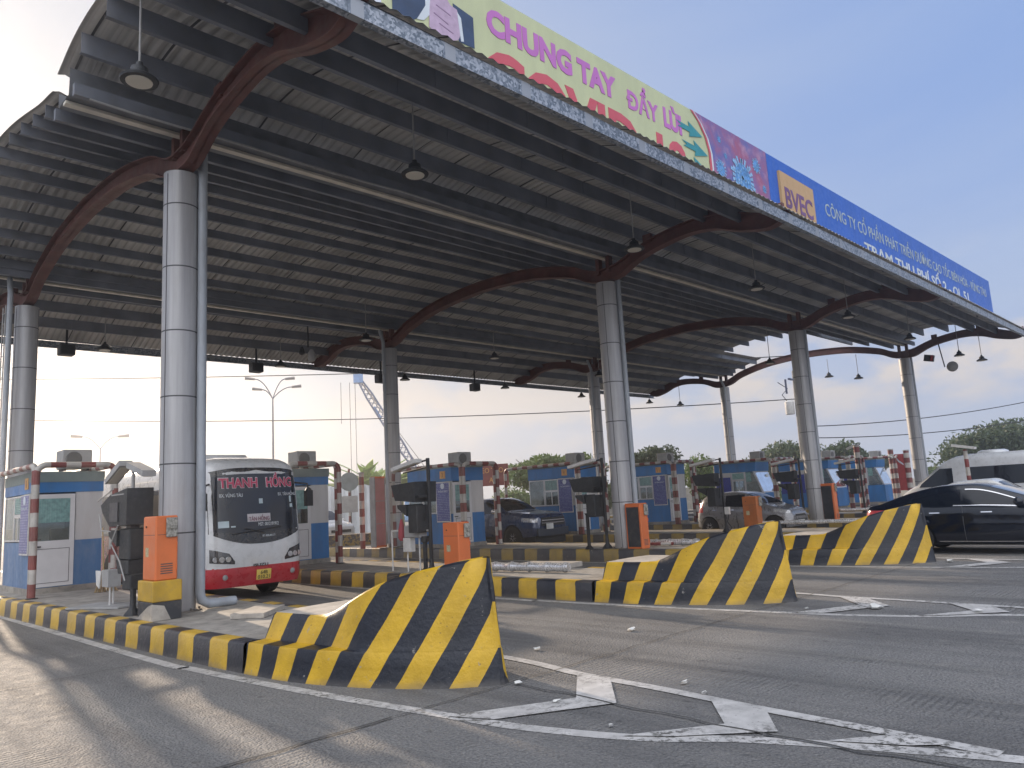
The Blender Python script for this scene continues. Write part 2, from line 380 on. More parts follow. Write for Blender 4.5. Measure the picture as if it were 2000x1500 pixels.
def copy_tree(o, parent=None):
    c = o.copy(); COL.objects.link(c); c.parent = parent
    for ch in list(o.children): copy_tree(ch, c)
    return c
def text_mesh(txt, size, bold=0.0, sx=1.0, spacing=1.0, ext=.004):
    cu = bpy.data.curves.new('lettering', 'FONT'); cu.body = txt; cu.size = size; cu.offset = bold; cu.extrude = ext; cu.align_x = 'CENTER'; cu.space_character = spacing; cu.resolution_u = 3
    to = bpy.data.objects.new('t', cu); COL.objects.link(to)
    dg = bpy.context.evaluated_depsgraph_get(); me = bpy.data.meshes.new_from_object(to.evaluated_get(dg))
    bpy.data.objects.remove(to)
    co = np.empty(len(me.vertices)*3); me.vertices.foreach_get('co', co); co = co.reshape(-1, 3); co[:, 0] *= sx
    return me, co
def lettering(name, txt, width, height, origin, xa, ya, m, parent, bold=.0, ext=.004, fn=None, spacing=1.0, align='c'):
    """flat letters: origin = centre of the line's base, xa/ya = reading and up directions; scaled to width x height"""
    me, co = text_mesh(txt, 1, bold, 1, spacing, ext)
    x0, x1 = co[:, 0].min(), co[:, 0].max(); y0, y1 = co[:, 1].min(), co[:, 1].max()
    sx = width/(x1-x0); sy = height/(y1-y0)
    X = (co[:, 0]-(x0+x1)/2)*sx; Y = (co[:, 1]-y0)*sy; Z = co[:, 2]
    xa = Vector(xa).normalized(); ya = Vector(ya).normalized(); na = xa.cross(ya); o3 = wloc(parent)
    P = np.outer(X, xa)+np.outer(Y, ya)+np.outer(Z, na)+np.array(Vector(origin))
    if fn is not None: P = fn(P, Z)
    P = P-np.array(o3); me.vertices.foreach_set('co', P.ravel()); me.update(); me.materials.clear(); me.materials.append(m)
    ob = bpy.data.objects.new(name, me); COL.objects.link(ob); ob.parent = parent; return ob
def cut_below(ob, z):
    import bmesh
    bm = bmesh.new(); bm.from_mesh(ob.data); zo = z-wloc(ob).z
    bmesh.ops.bisect_plane(bm, geom=bm.verts[:]+bm.edges[:]+bm.faces[:], plane_co=(0, 0, zo), plane_no=(0, 0, 1), clear_inner=True)
    bm.to_mesh(ob.data); bm.free()
def interp(xs, ys): return lambda t: float(np.interp(t, xs, ys))
def smooth_curve(pts, n=60):
    """Catmull-Rom through 2D points"""
    P = np.array(pts, float); P = np.vstack([2*P[0]-P[1], P, 2*P[-1]-P[-2]]); out = []
    k = len(P)-3; per = max(2, n//k)
    for i in range(k):
        p0, p1, p2, p3 = P[i:i+4]
        for t in np.linspace(0, 1, per, endpoint=(i == k-1)):
            out.append(.5*((2*p1)+(-p0+p2)*t+(2*p0-5*p1+4*p2-p3)*t*t+(-p0+3*p1-3*p2+p3)*t**3))
    return [tuple(q) for q in out]
def cs(xs, ys):
    c = smooth_curve(list(zip(xs, ys)), 24*len(xs)); a = np.array(c); idx = np.argsort(a[:, 0], kind='stable'); a = a[idx]
    return lambda t: float(np.interp(t, a[:, 0], a[:, 1]))

#@@GROUND
# ------------------------------------------------------------------ ground, road, markings
g = MB(); g.add([(-1500, -1500, -.03), (1500, -1500, -.03), (1500, 1500, -.03), (-1500, 1500, -.03)], [(0, 1, 2, 3)])
tag(g.build('ground', mat('dry_earth', (.16, .14, .10), .9, var=.3, scale=.2, bump=.3)), kind='structure')
g = MB(); g.add([(-60, -70, 0), (75, -70, 0), (75, 62, 0), (-60, 62, 0)], [(0, 1, 2, 3)])
tag(g.build('road', ASPH), kind='structure')
def m_marking():
    m, t, p = newmat('road_paint'); b = NB(t); pos = geo_pos(b)
    c = b.mix(b.rng(b.noise(pos, 4, 6), .3, .7), (.32, .315, .31), (.52, .51, .50))
    worn = b.rng(b.noise(pos, 14, 9, .75), .50, .56)
    big = b.rng(b.noise(b.vec(pos, (1, 1, 1), (5, 5, 0)), 1.3, 4), .40, .62)
    wz = b.math('MULTIPLY', worn, big)
    vs = b.n('ShaderNodeTexVoronoi', Scale=16.0); b.l(pos, vs.inputs['Vector'])
    dots = b.math('MULTIPLY', b.rng(vs.outputs['Distance'], .08, .16, 1, 0), .7)
    c = b.mix(b.math('MAXIMUM', wz, dots), c, (.10, .097, .09))
    b.l(c, p.inputs['Base Color']); p.inputs['Roughness'].default_value = .7
    b.bump(b.noise(pos, 60, 4), .5, .006, p); return m
MARK = m_marking()
def strip(poly_pts, w, z=.004):
    mb = MB(); P = [Vector((x, y, z)) for x, y in poly_pts]; rows = []
    for i, p in enumerate(P):
        d = (P[min(i+1, len(P)-1)]-P[max(i-1, 0)]).normalized(); nn = Vector((-d.y, d.x, 0))*w/2
        rows.append([p+nn, p-nn])
    return mb.grid(rows)
def shy(i, y): return y if y > -2 else y-.205*min(i, 3)*min(1, (-2-y)/2)
OFF = [0, 6.32, 12.78, 19.1, 25.4, 32.0, 38.7, 45.2]
for i, ox in enumerate(OFF[:6]):
    L_ = [(-1.14, 16), (-1.14, -1), (-1.06, -3.2), (-.95, -4.6), (-.78, -6.2), (-.58, -7.6), (-.45, -8.4), (-.13, -9.35), (.32, -10.1), (.88, -11.6), (1.2, -13)]
    Rr = [(1.72, 14), (1.6, -2), (1.42, -6.2), (1.22, -7.6), (1.16, -8.6), (1.06, -9.6), (.97, -10.9), (.92, -11.5)]
    for nm, q, w, zz in (('edge_line', L_, .15, .004), ('edge_line', Rr, .14, .008)):
        a = smooth_curve(q, 60); tag(strip([(x+ox, shy(i, y)) for x, y in a], w, zz).build(nm, MARK), kind='structure')
    def bar(pts, nm='chevron_bar'):
        mb = MB(); mb.add([(x+ox, shy(i, y), .0125) for x, y in pts], [tuple(range(len(pts)))]); tag(mb.build(nm, MARK), kind='structure')
    bar([(-.62, -7.62), (-.45, -8.05), (.52, -8.62), (1.16, -8.06), (1.16, -7.62), (.46, -8.2)])
    bar([(-.2, -9.2), (.02, -9.55), (.55, -10.12), (1.08, -9.75), (1.12, -9.2), (.5, -9.7)])
    bar([(.55, -10.5), (.75, -10.98), (.93, -11.2), (1.0, -10.9), (.8, -10.7)])
JM = mat('joint_filler', (.055, .053, .05), .9, var=.2)
def crack(p0, p1, w=.03, seed=1, amp=.02):
    r_ = random.Random(seed); n = max(6, int((Vector(p1)-Vector(p0)).length/.22)); pts = []
    for k in range(n+1):
        t = k/n; pts.append((p0[0]+(p1[0]-p0[0])*t+r_.uniform(-amp, amp), p0[1]+(p1[1]-p0[1])*t+r_.uniform(-amp, amp)))
    tag(strip(pts, w, .0165).build('slab_joint', JM), kind='structure')
crack((-12, -7.0), (-.9, -7.25), .03, 1); crack((-.9, -7.25), (16, -7.4), .016, 2)
crack((-12, -2.4), (-1.3, -2.3), .018, 3); crack((.55, -7.3), (.42, -10.1), .02, 4, .03); crack((.42, -10.1), (.62, -13.5), .03, 5, .03)
crack((1.7, -2.4), (5.0, -2.5), .014, 6); crack((3.4, 12), (3.6, -7.3), .012, 8); crack((9.6, 12), (9.9, -13), .014, 9); crack((-12, -12.2), (4, -12.3), .02, 10)

#@@ISLANDS
# ------------------------------------------------------------------ islands
LBL_ISL = ['nearest kerbed toll island, striped crash nose closest to the camera', 'second toll island from the left with a tall striped crash nose', 'third toll island, its striped nose in front of the black sedan', 'fourth toll island beside the grey hatchback', 'fifth toll island carrying a cladded column', 'sixth toll island, mostly hidden behind the hatchback and columns', 'seventh toll island at the far right', 'farthest toll island behind the black sedan']
EL0 = [(-1.15, 9.5), (-1.1, 5.5), (-1.0, 1.5), (-.95, -.5), (-.88, -2.8), (-.82, -4.0), (-.72, -5.0), (-.52, -5.75), (-.26, -6.35), (.02, -6.8), (.26, -7.05), (.44, -7.2)]
ER0 = [(1.55, 9.5), (1.52, 2), (1.45, -2), (1.38, -4.2), (1.25, -5.2), (1.05, -6.0), (.84, -6.7), (.62, -7.15), (.5, -7.22)]
def arclen(P):
    s = [0]
    for a, b in zip(P, P[1:]): s.append(s[-1]+math.hypot(b[0]-a[0], b[1]-a[1]))
    return s
def island(i, ox):
    EL = [(x, shy(i, y)) for x, y in EL0]; ER = [(x, shy(i, y)) for x, y in ER0]; SH = .205*min(i, 3)
    far = 22 if i else 20
    t = empty('toll_island', (ox+.3, 2, 0)); tag(t, LBL_ISL[i], 'traffic island', 'kerbed islands between the toll lanes')
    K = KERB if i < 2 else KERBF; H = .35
    # slab top
    l_ = [(x+ox+.2, y) for x, y in [(-1.15, far)]+EL[:7]]; r_ = [(x+ox-.2, y) for x, y in [(1.55, far)]+ER[:5]]
    s = MB(); P = []
    for k in range(40):
        y = far-(far+5.2+SH)*k/39
        xl = np.interp(-y, [-q[1] for q in l_], [q[0] for q in l_]); xr = np.interp(-y, [-q[1] for q in r_], [q[0] for q in r_])
        P.append([(xl+(xr-xl)*j/8, y, H-.006) for j in range(9)])
    s.grid(P, flip=True).build('slab', CONC, t)
    # kerb: outer face plus painted top strip
    for side, E in ((-1, [(-1.15, far)]+EL), (1, [(1.55, far)]+ER)):
        c = smooth_curve(E, 150); sl = arclen(c); c = [(x+ox, y) for x, y in c]
        s0 = [q for q, p_ in zip(sl, c) if p_[1] < -4.1-SH]; s0 = s0[0] if s0 else 0
        rows = []; uv = []
        for k, (x, y) in enumerate(c):
            if y < -4.15-SH: break
            inn = .24; prof = [(0, 0), (.012, .1), (.02, H-.04), (.045, H-.008), (.07, H), (inn, H), (inn, H-.02)]
            rows.append([(x-side*a, y, z) for a, z in prof]); uv.append([(sl[k]-s0, z) for a, z in prof])
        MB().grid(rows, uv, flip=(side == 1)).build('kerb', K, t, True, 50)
    # crash nose with its stepped foot
    cl = smooth_curve(EL, 180); cr = smooth_curve(ER, 180)
    def side_pts(cc, side):
        sl = arclen(cc); out = []
        for (x, y), s_ in zip(cc, sl):
            if y < -4.1-SH: out.append((x, y, s_))
        return out
    La, Ra = side_pts(cl, -1), side_pts(cr, 1)
    zt0 = interp([-7.35, -7.1, -6.9, -6.5, -6.1, -5.65, -5.3, -5.15, -4.9, -4.1], [1.265, 1.26, 1.235, 1.155, 1.04, .86, .72, .67, .655, .65])
    zt = lambda y: zt0(y+SH)
    def sidegrid(A, side):
        s0 = A[0][2]; rows = []; uv = []; tot = A[-1][2]-s0; n = 44
        for k in range(n+1):
            s_ = s0+tot*k/n; x = np.interp(s_, [a[2] for a in A], [a[0] for a in A]); y = np.interp(s_, [a[2] for a in A], [a[1] for a in A])
            f = (s_-s0)/tot; st = max(0, 1-max(0, f-.28)/.32) if f > .28 else 1   # width of the foot step, dies out towards the tip
            st = st*st*(3-2*st); stepw = .22*st; T = zt(y)
            cx, cy = .50, y
            inward = Vector((-side, 0)); 
            def q(a, z, lean=0):
                xx = x+inward.x*a; yy = y+lean
                if (side < 0 and xx > cx-.02): xx = max(x, cx-.02)
                if (side > 0 and xx < cx+.02): xx = min(x, cx+.02)
                return (xx+ox, yy, z)
            lean = .13*(f**3)
            prof = [(0, 0)] + [(.02, .1), (.03, .2), (.04, H-.02), (.05, H), (.05+stepw*.5, H+.004), (.05+stepw, H+.01), (.06+stepw, H+.04)]
            for m_ in range(1, 7): prof.append((.06+stepw+.10*m_/6*(1-.3*f), H+.04+(T-.03-H-.04)*m_/6))
            prof += [(.19+stepw, T)]
            kz = .10+.54*min(1, f*1.6)
            rows.append([q(a, z, lean*z/1.2*1.0) for a, z in prof]); uv.append([(s_-s0-kz*z+.10*a, z) for a, z in prof])
        return rows, uv
    ra, ua = sidegrid(La, -1); rb, ub = sidegrid(Ra, 1)
    nb = MB(); nb.grid(ra, ua); nb.grid(rb, ub, flip=True)
    nb.mi = 1  # top, between the two crests; bare on the low part
    top = []
    for k in range(len(ra)):
        a = Vector(ra[k][-1]); kb = min(range(len(rb)), key=lambda m_: abs(rb[m_][-1][1]-a.y)); b_ = Vector(rb[kb][-1])
        b_ = Vector((b_.x, a.y, a.z)); top.append([a+(b_-a)*j/4+Vector((0, 0, .012*math.sin(math.pi*j/4))) for j in range(5)])
    n_low = 26; nb.grid(top[:n_low], flip=True)
    nb.mi = 0; nb.grid(top[n_low-1:], [[(k*.06+1.0, 0)]*5 for k in range(len(top)-n_low+1)], flip=True)
    # back wall of the block, faces the booths
    nb.mi = 0; a = ra[0]; b_ = rb[0]
    nb.grid([[Vector(a[j])+(Vector((b_[j][0], a[j][1], a[j][2]))-Vector(a[j]))*q_/3 for j in range(6, len(a))] for q_ in range(4)], [[(q_*.3, 0)]*(len(a)-6) for q_ in range(4)])
    # tip
    nb.grid([ra[-1], rb[-1]], [[(v_[0], v_[1]) for v_ in ua[-1]], [(v_[0], v_[1]) for v_ in ua[-1]]])
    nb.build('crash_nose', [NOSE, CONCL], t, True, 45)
    return t
for i, ox in enumerate(OFF): island(i, ox)

#@@CANOPY
# ------------------------------------------------------------------ canopy
CX = [0, 12.34, 25.14, 38.52]; DD = 10.82
canopy = tag(empty('toll_canopy', (18, 5, 0)), 'long double-vaulted steel roof on grey cladded columns spanning all lanes', 'canopy')
def dz(x): return .007*x
HC = 8.12
RB = [(-5.62, 8.18), (-5.15, 8.06), (-4.4, 8.22), (-3.7, 8.48), (-2.9, 8.57), (-1.9, 8.46), (-1.25, 8.3), (-.62, 8.02), (-.3, 7.98), (0, 7.98), (.3, 8.02), (.65, 8.12), (1.3, 8.42), (2.8, 8.76), (4.2, 8.9), (5.4, 8.95)]
RT = [(-5.72, 8.34), (-5.15, 8.45), (-4.4, 8.72), (-3.7, 8.88), (-2.9, 8.93), (-1.9, 8.82), (-1.25, 8.66), (-.62, 8.44), (-.3, 8.38), (0, 8.36), (.3, 8.38), (.65, 8.5), (1.3, 8.78), (2.8, 9.12), (4.2, 9.26), (5.4, 9.31)]
def mirror(P): return P+[(DD-y, z) for y, z in P[::-1]][1:]
def dense(P, n=90): return smooth_curve(P, n)
rb_, rt_ = mirror(dense(RB)), mirror(dense(RT))
for X in CX:
    mb = MB()
    for x0, x1, sel in ((X-.012, X+.012, 0), (X-.13, X+.13, 1), (X-.13, X+.13, 2)):
        A = [(y, z+dz(X)) for y, z in rb_]; B = [(y, z+dz(X)) for y, z in rt_]
        if sel == 1: B = [(y, z+.028) for y, z in A]
        if sel == 2: A = [(y, z-.028) for y, z in B]
        n = len(A)
        L1 = [[(x0, A[i][0], A[i][1]), (x0, B[i][0], B[i][1])] for i in range(n)]; L2 = [[(x1, A[i][0], A[i][1]), (x1, B[i][0], B[i][1])] for i in range(n)]
        mb.grid(L1, flip=True); mb.grid(L2); mb.grid([[L1[i][0], L2[i][0]] for i in range(n)]); mb.grid([[L1[i][1], L2[i][1]] for i in range(n)], flip=True)
        mb.grid([L1[0], L2[0]]); mb.grid([L1[-1], L2[-1]], flip=True)
    # packing posts between arch and roof over each column and at the eave
    for y0 in (0, DD):
        mb.box((X-.09, y0-.25, HC+.2), (X+.09, y0-.13, 8.95+dz(X))); mb.box((X-.09, y0+.13, HC+.2), (X+.09, y0+.25, 8.95+dz(X)))
    for y0 in (-5.45, -3.7, -1.6, DD+5.45, DD+3.7, DD+1.6):
        k = min(range(len(rt_)), key=lambda q: abs(rt_[q][0]-y0)); z0 = rt_[k][1]+dz(X)
        mb.box((X-.06, y0-.13, z0-.03), (X+.06, y0+.13, z0+.22))
    mb.build('rafter', REDST, canopy, True, 35)
SF = [(-5.78, 8.315), (-5.2, 8.57), (-4.4, 8.87), (-3.5, 9.15), (-2.6, 9.37), (-1.7, 9.47), (-.8, 9.42), (.05, 9.20)]
SM = [(.33, 9.02), (1.2, 9.16), (2.1, 9.38), (3.2, 9.62), (4.4, 9.80), (5.4, 9.85), (6.4, 9.80), (7.6, 9.62), (8.7, 9.38), (9.6, 9.16), (10.47, 9.02)]
SB = [(DD-y, z) for y, z in SF[::-1]]
XL, XR = -2.0, 38.95
def sheet(P, x0, x1, ysel=None, name='roof_sheet'):
    pr = smooth_curve(P, 30); 
    if ysel: pr = [q for q in pr if ysel[0]-.01 <= q[0] <= ysel[1]+.01]
    nx = int((x1-x0)/.11); rows = []
    for i in range(nx+1):
        x = x0+(x1-x0)*i/nx; c_ = .018 if i % 2 else -.018
        rows.append([(x, y, z+dz(x)+c_) for y, z in pr])
    mb = MB(); mb.grid(rows, flip=True); mb.grid([[(a, b, c+.012) for a, b, c in r_] for r_ in rows])
    return mb.build(name, SHEET, canopy)
sheet(SF, XL, XR); sheet(SB, XL, XR); sheet(SM, XL, 34.3); sheet(SM, 34.3, XR, (-9, 2.8)); sheet(SM, 34.3, XR, (8.2, 20))
def zs(P, y): a = np.array(smooth_curve(P, 60)); return float(np.interp(y, a[:, 0], a[:, 1]))
def purlin(y, z, x0, x1, h=.24, name='purlin', m=STEELD, side=1):
    mb = MB(); sgn = side; t_ = .012; w = .075; cyc = [(x0, x1)]
    for a, b in cyc:
        za, zb = z+dz(a), z+dz(b)
        def slab(y0, y1, q0, q1):
            mb.add([(a,y0,za+q0),(b,y0,zb+q0),(b,y1,zb+q0),(a,y1,za+q0),(a,y0,za+q1),(b,y0,zb+q1),(b,y1,zb+q1),(a,y1,za+q1)], [(0,3,2,1),(4,5,6,7),(0,1,5,4),(1,2,6,5),(2,3,7,6),(3,0,4,7)])
        slab(y-t_/2, y+t_/2, -h, 0); slab(y+t_/2, y+sgn*w+t_/2 if sgn > 0 else y-w, -h, -h+t_)
        n = int((b-a)/2.1)
        for k in range(1, n):  # splice / sag-rod cleats
            x = a+(b-a)*k/n; mb.box((x-.07, y-.022, z-h+.02+dz(x)), (x+.07, y-t_/2-.001, z-.02+dz(x)))
    return mb.build(name, m, canopy)
for y in (-4.45, -3.45, -2.25, -1.05): purlin(y, zs(SF, y)-.05, XL+.05, XR-.1, .34)
for y in (DD+4.45, DD+3.45, DD+2.25, DD+1.05): purlin(y, zs(SB, y)-.05, XL+.05, XR-.1, .34)
for y in (.95, 1.8, 2.7, 3.65, 4.7, 5.7, 6.7, 7.7, 8.6, 9.4, 10.1):
    purlin(y, zs(SM, y)-.05, XL+.05, 34.3 if 2.8 < y < 8.1 else XR-.1, .23)
# valley gutters, fascias and tie beams
for y0 in (0, DD):
    s_ = 1 if y0 == 0 else -1
    mb = MB(); a, b = XL+.1, XR-.2; prof = [(-.28, 9.18), (-.26, 8.75), (-.24, 8.72), (.30, 8.72), (.32, 8.76), (.34, 9.0)]
    mb.grid([[(a, y0+s_*y, z+dz(a)) for y, z in prof], [(b, y0+s_*y, z+dz(b)) for y, z in prof]], flip=(s_ > 0))
    mb.grid([[(a, y0+s_*y, z+dz(a)+.01) for y, z in prof], [(b, y0+s_*y, z+dz(b)+.01) for y, z in prof]], flip=(s_ < 0))
    mb.build('valley_gutter', mat('gutter_sheet', (.17, .18, .20), .6, .1, var=.25, dirt=.3), canopy)
    mb = MB()
    for yy, zz in ((.55, 8.62), (-.52, 8.60)): mb.add([(a, y0+s_*yy-.05, zz+dz(a)), (b, y0+s_*yy-.05, zz+dz(b)), (b, y0+s_*yy+.05, zz+dz(b)), (a, y0+s_*yy+.05, zz+dz(a)), (a, y0+s_*yy-.05, zz+.2+dz(a)), (b, y0+s_*yy-.05, zz+.2+dz(b)), (b, y0+s_*yy+.05, zz+.2+dz(b)), (a, y0+s_*yy+.05, zz+.2+dz(a))], [(0,3,2,1),(4,5,6,7),(0,1,5,4),(1,2,6,5),(2,3,7,6),(3,0,4,7)])
    mb.build('tie_beam', STEELD, canopy)
    mb = MB(); yy = y0-.02; mb.add([(a, yy-.07, 8.66+dz(a)), (b, yy-.07, 8.66+dz(b)), (b, yy+.07, 8.66+dz(b)), (a, yy+.07, 8.66+dz(a)), (a, yy-.07, 8.71+dz(a)), (b, yy-.07, 8.71+dz(b)), (b, yy+.07, 8.71+dz(b)), (a, yy+.07, 8.71+dz(a))], [(0,3,2,1),(4,5,6,7),(0,1,5,4),(1,2,6,5),(2,3,7,6),(3,0,4,7)]); mb.build('cable_tray', mat('pale_tray', (.60, .56, .48), .5, var=.15), canopy)
GF = None
def m_gf():
    m, t, p = newmat('spangled_fascia'); b = NB(t); pos = geo_pos(b)
    v = b.n('ShaderNodeTexVoronoi', Scale=26.0); b.l(pos, v.inputs['Vector'])
    s = b.n('ShaderNodeSeparateColor'); b.l(v.outputs['Color'], s.inputs[0])
    c = b.mix(b.rng(s.outputs[0], .2, .9), (.14, .17, .21), (.42, .45, .50)); q = b.n('ShaderNodeSeparateXYZ'); b.l(pos, q.inputs[0])
    plate = b.math('LESS_THAN', b.math('FRACT', b.math('DIVIDE', b.math('ADD', q.outputs[0], 20.3), 1.55)), .13)
    c = b.mix(plate, c, (.33, .35, .38))
    b.l(c, p.inputs['Base Color']); p.inputs['Metallic'].default_value = .5; p.inputs['Roughness'].default_value = .5; return m
GF = m_gf()
for ye, nm in ((-5.70, 'fascia'), (DD+5.70, 'fascia')):
    s_ = -1 if ye < 0 else 1; mb = MB(); a, b = XL+.05, XR
    y0, y1 = sorted((ye, ye+s_*.02))
    for q0, q1, ya, yb in ((0, .25, y0, y1), (-.0, .015, *sorted((ye-s_*.10, ye+s_*.0)))):
        mb.add([(a,ya,8.02+dz(a)+q0),(b,ya,8.02+dz(b)+q0),(b,yb,8.02+dz(b)+q0),(a,yb,8.02+dz(a)+q0),(a,ya,8.02+dz(a)+q1),(b,ya,8.02+dz(b)+q1),(b,yb,8.02+dz(b)+q1),(a,yb,8.02+dz(a)+q1)], [(0,3,2,1),(4,5,6,7),(0,1,5,4),(1,2,6,5),(2,3,7,6),(3,0,4,7)])
    n = int((b-a)/1.55)
    for k in range(n+1):
        x = a+.2+1.55*k; mb.box((x, y0-.006, 8.02+dz(x)-.004), (x+.2, y0-.001, 8.27+dz(x)))
    mb.build(nm, GF, canopy)
    # closing strip between fascia and sheet edge
    mb = MB(); mb.box((a, ye-.02 if s_ > 0 else ye+.03, 8.3), (b, ye+.0 if s_ > 0 else ye+.05, 8.34)); mb.build('eave_plate', STEELD, canopy)
mb = MB(); mb.tube([(x, -.62+.02*math.sin(x), 8.55+dz(x)+.02*math.sin(x*1.7)) for x in np.linspace(XL+.3, XR-.5, 60)], .02, 6); mb.build('conduit', GREYPL, canopy)
# columns with cladding seams and rainwater pipes
ri = 0
for X in CX:
    for Y in (0, DD):
        h = 7.93+dz(X); r = .29; mb = MB(); mb.lathe((X, Y, .34), [(r, 0), (r, h-.34), (r*.9, h-.33)], 48)
        cl = mb.build('column', CLAD, canopy, True, 40)
        sm = MB(); k = 0; z = 1.62
        while z < h-.3: sm.lathe((X, Y, z), [(r+.001, -.012), (r+.004, 0), (r+.001, .012)], 40); z += 1.14
        for a_ in (R(200), R(330), R(70)): sm.box((X+math.cos(a_)*r-.006, Y+math.sin(a_)*r-.006, .36), (X+math.cos(a_)*(r)+.006, Y+math.sin(a_)*r+.006, h-.05))
        sm.build('cladding_seam', SEAM, cl, True)
        bs = MB(); bs.lathe((X, Y, .345), [(r+.10, 0), (r+.10, .018), (r+.01, .02)], 32)
        for k in range(8): a_ = 2*math.pi*k/8+.3; bs.cyl((X+math.cos(a_)*(r+.06), Y+math.sin(a_)*(r+.06), .36), (X+math.cos(a_)*(r+.06), Y+math.sin(a_)*(r+.06), .40), .018, 6)
        bs.build('base_plate', mat('base_steel', (.16, .14, .12), .7, .2, var=.4, scale=10), cl)
        pb = MB()
        if Y == 0:
            px, py = X+.29, Y-.24; pb.tube([(px, py+.05, 8.72), (px, py, 8.3), (px, py, .62), (px+.03, py, .5), (px+.15, py, .43), (px+.62, py+.05, .42)] if X == 0 else [(px, py+.05, 8.72), (px, py, 8.3), (px, py, .5)], .078, 16)
        else:
            px, py = X-.46, Y-.25; pb.tube([(px, py+.2, 8.7), (px, py, 8.2), (px, py, .5)], .07, 12)
        pb.build('downpipe', mat('pvc_pipe', (.33, .36, .40), .4, var=.15, dirt=.3, streak=True), cl, True)

# service ladder on the far-left column
t = tag(empty('service_ladder', (-.5, 10.75, .35)), 'thin steel ladder fixed to the far-left column', 'ladder')
mb = MB(); 
for yy in (10.75, 11.05): mb.cyl((-.52, yy, .5), (-.52, yy, 7.9), .018, 6)
mb.build('rail', GREYPL, t); mb = MB()
for k in range(24): mb.cyl((-.52, 10.75, .8+k*.3), (-.52, 11.05, .8+k*.3), .012, 6)
mb.build('rung', GREYPL, t)

# ------------------------------------------------------------------ billboards
SY = -4.8
def m_noise2(name, a, b_, scale=2, rough=.45, streak=True):
    return mat(name, a, rough, var=.08, scale=scale, dirt=.18, dirtcol=b_, streak=streak, bump=0)
MCREAM = m_noise2('poster_pale_yellow', (.52, .56, .33), (.38, .40, .27)); MBLUE = m_noise2('sign_blue', (.018, .11, .50), (.03, .09, .30))
MPINK = mat('letter_violet', (.50, .16, .50), .5, var=.06, bump=0); MRED = mat('letter_red', (.55, .09, .12), .5, var=.06, bump=0); MTEAL = mat('arrow_teal', (.03, .26, .30), .5, var=.1, bump=0)
MWL = mat('letter_pale', (.42, .50, .52), .5, var=.1, dirt=.3, bump=0); MNAVY = mat('sleeve_navy', (.03, .06, .13), .6, var=.2, bump=0); MSKIN = mat('printed_skin', (.48, .36, .50), .6, var=.15, scale=9, bump=0)
MCUFF = mat('printed_cuff', (.6, .66, .72), .5, var=.05, bump=0); MORN = m_noise2('logo_ochre', (.52, .33, .15), (.4, .25, .13))
def ztop(x): return 10.40+.0185*(x-1)
bb = tag(empty('billboard', (7, SY, 8.9)), 'pale yellow banner with violet CHUNG TAY lettering and a virus picture on the roof', 'billboard')
mb = MB(); x0, x1 = 1.08, 13.42
mb.add([(x0,SY,8.92),(x1,SY,9.0),(x1,SY,ztop(x1)),(x0,SY,ztop(x0)),(x0,SY+.1,8.92),(x1,SY+.1,9.0),(x1,SY+.1,ztop(x1)),(x0,SY+.1,ztop(x0))], [(0,1,2,3),(7,6,5,4),(0,4,5,1),(1,5,6,2),(2,6,7,3),(3,7,4,0)])
mb.build('panel', MCREAM, bb)
def flat(poly, d, m, name, parent, y=SY):
    mb = MB(); mb.prism([(x, y-d, z) for x, z in poly], (0, -.004, 0)); return mb.build(name, m, parent)
def ell(cx, cz, a, b_, n=28, t0=0, t1=2*math.pi): return [(cx+a*math.cos(t0+(t1-t0)*k/n), cz+b_*math.sin(t0+(t1-t0)*k/n)) for k in range(n+1 if t1-t0 < 6.2 else n)]
XA, ZA = (1, 0, 0), (0, 0, 1)
lettering('lettering', 'BVEC', .85, .26, (2.2, SY-.006, 10.02), XA, (-.02, 0, 1), MRED, bb, .01)
lettering('lettering', 'CHUNG TAY', 3.62, .50, (4.98, SY-.006, 9.70), (1, 0, .012), ZA, MPINK, bb, .05)
lettering('lettering', 'DẨY', 1.12, .66, (7.74, SY-.006, 9.72), (1, 0, .012), ZA, MPINK, bb, .03); flat([(7.14, 9.90), (7.34, 9.90), (7.34, 9.97), (7.14, 9.97)], .010, MPINK, 'lettering', bb)
lettering('lettering', 'LÙI', .72, .60, (8.86, SY-.006, 9.74), (1, 0, .012), ZA, MPINK, bb, .05)
cut_below(lettering('lettering', 'COVID-19', 6.2, .97, (6.2, SY-.006, 8.52), (1, 0, .012), ZA, MRED, bb, .035), 8.93)
# handshake
flat([(1.2, 10.4), (1.62, 10.38), (1.86, 9.8), (1.88, 9.62), (1.72, 9.3), (1.3, 8.95), (1.2, 8.95)], .006, MNAVY, 'printed_sleeve', bb)
flat([(2.42, 9.86), (2.86, 9.80), (2.86, 9.24), (2.52, 9.22), (2.46, 9.5)], .006, MNAVY, 'printed_sleeve', bb)
flat([(1.84, 9.9), (2.0, 9.86), (1.98, 9.5), (1.8, 9.28), (1.66, 9.24), (1.84, 9.55)], .007, MCUFF, 'printed_cuff', bb)
flat([(1.96, 9.86), (2.1, 9.93), (2.26, 9.92), (2.36, 9.8), (2.5, 9.78), (2.56, 9.6), (2.58, 9.4), (2.5, 9.24), (2.3, 9.14), (2.1, 9.12), (1.9, 9.22), (1.92, 9.5)], .008, MSKIN, 'printed_hands', bb)
flat([(2.5, 9.74), (2.58, 9.66), (2.62, 9.26), (2.56, 9.24)], .012, MCUFF, 'printed_cuff', bb)
for a_, b_, c_, d_ in ((2.0, 9.5, 2.3, 9.42), (2.05, 9.66, 2.36, 9.6), (2.1, 9.36, 2.4, 9.3)):
    flat([(a_, b_), (a_+.02, b_+.015), (c_, d_+.015), (c_, d_)], .0125, mat('printed_crease', (.3, .2, .33), .6, bump=0), 'printed_finger_line', bb)
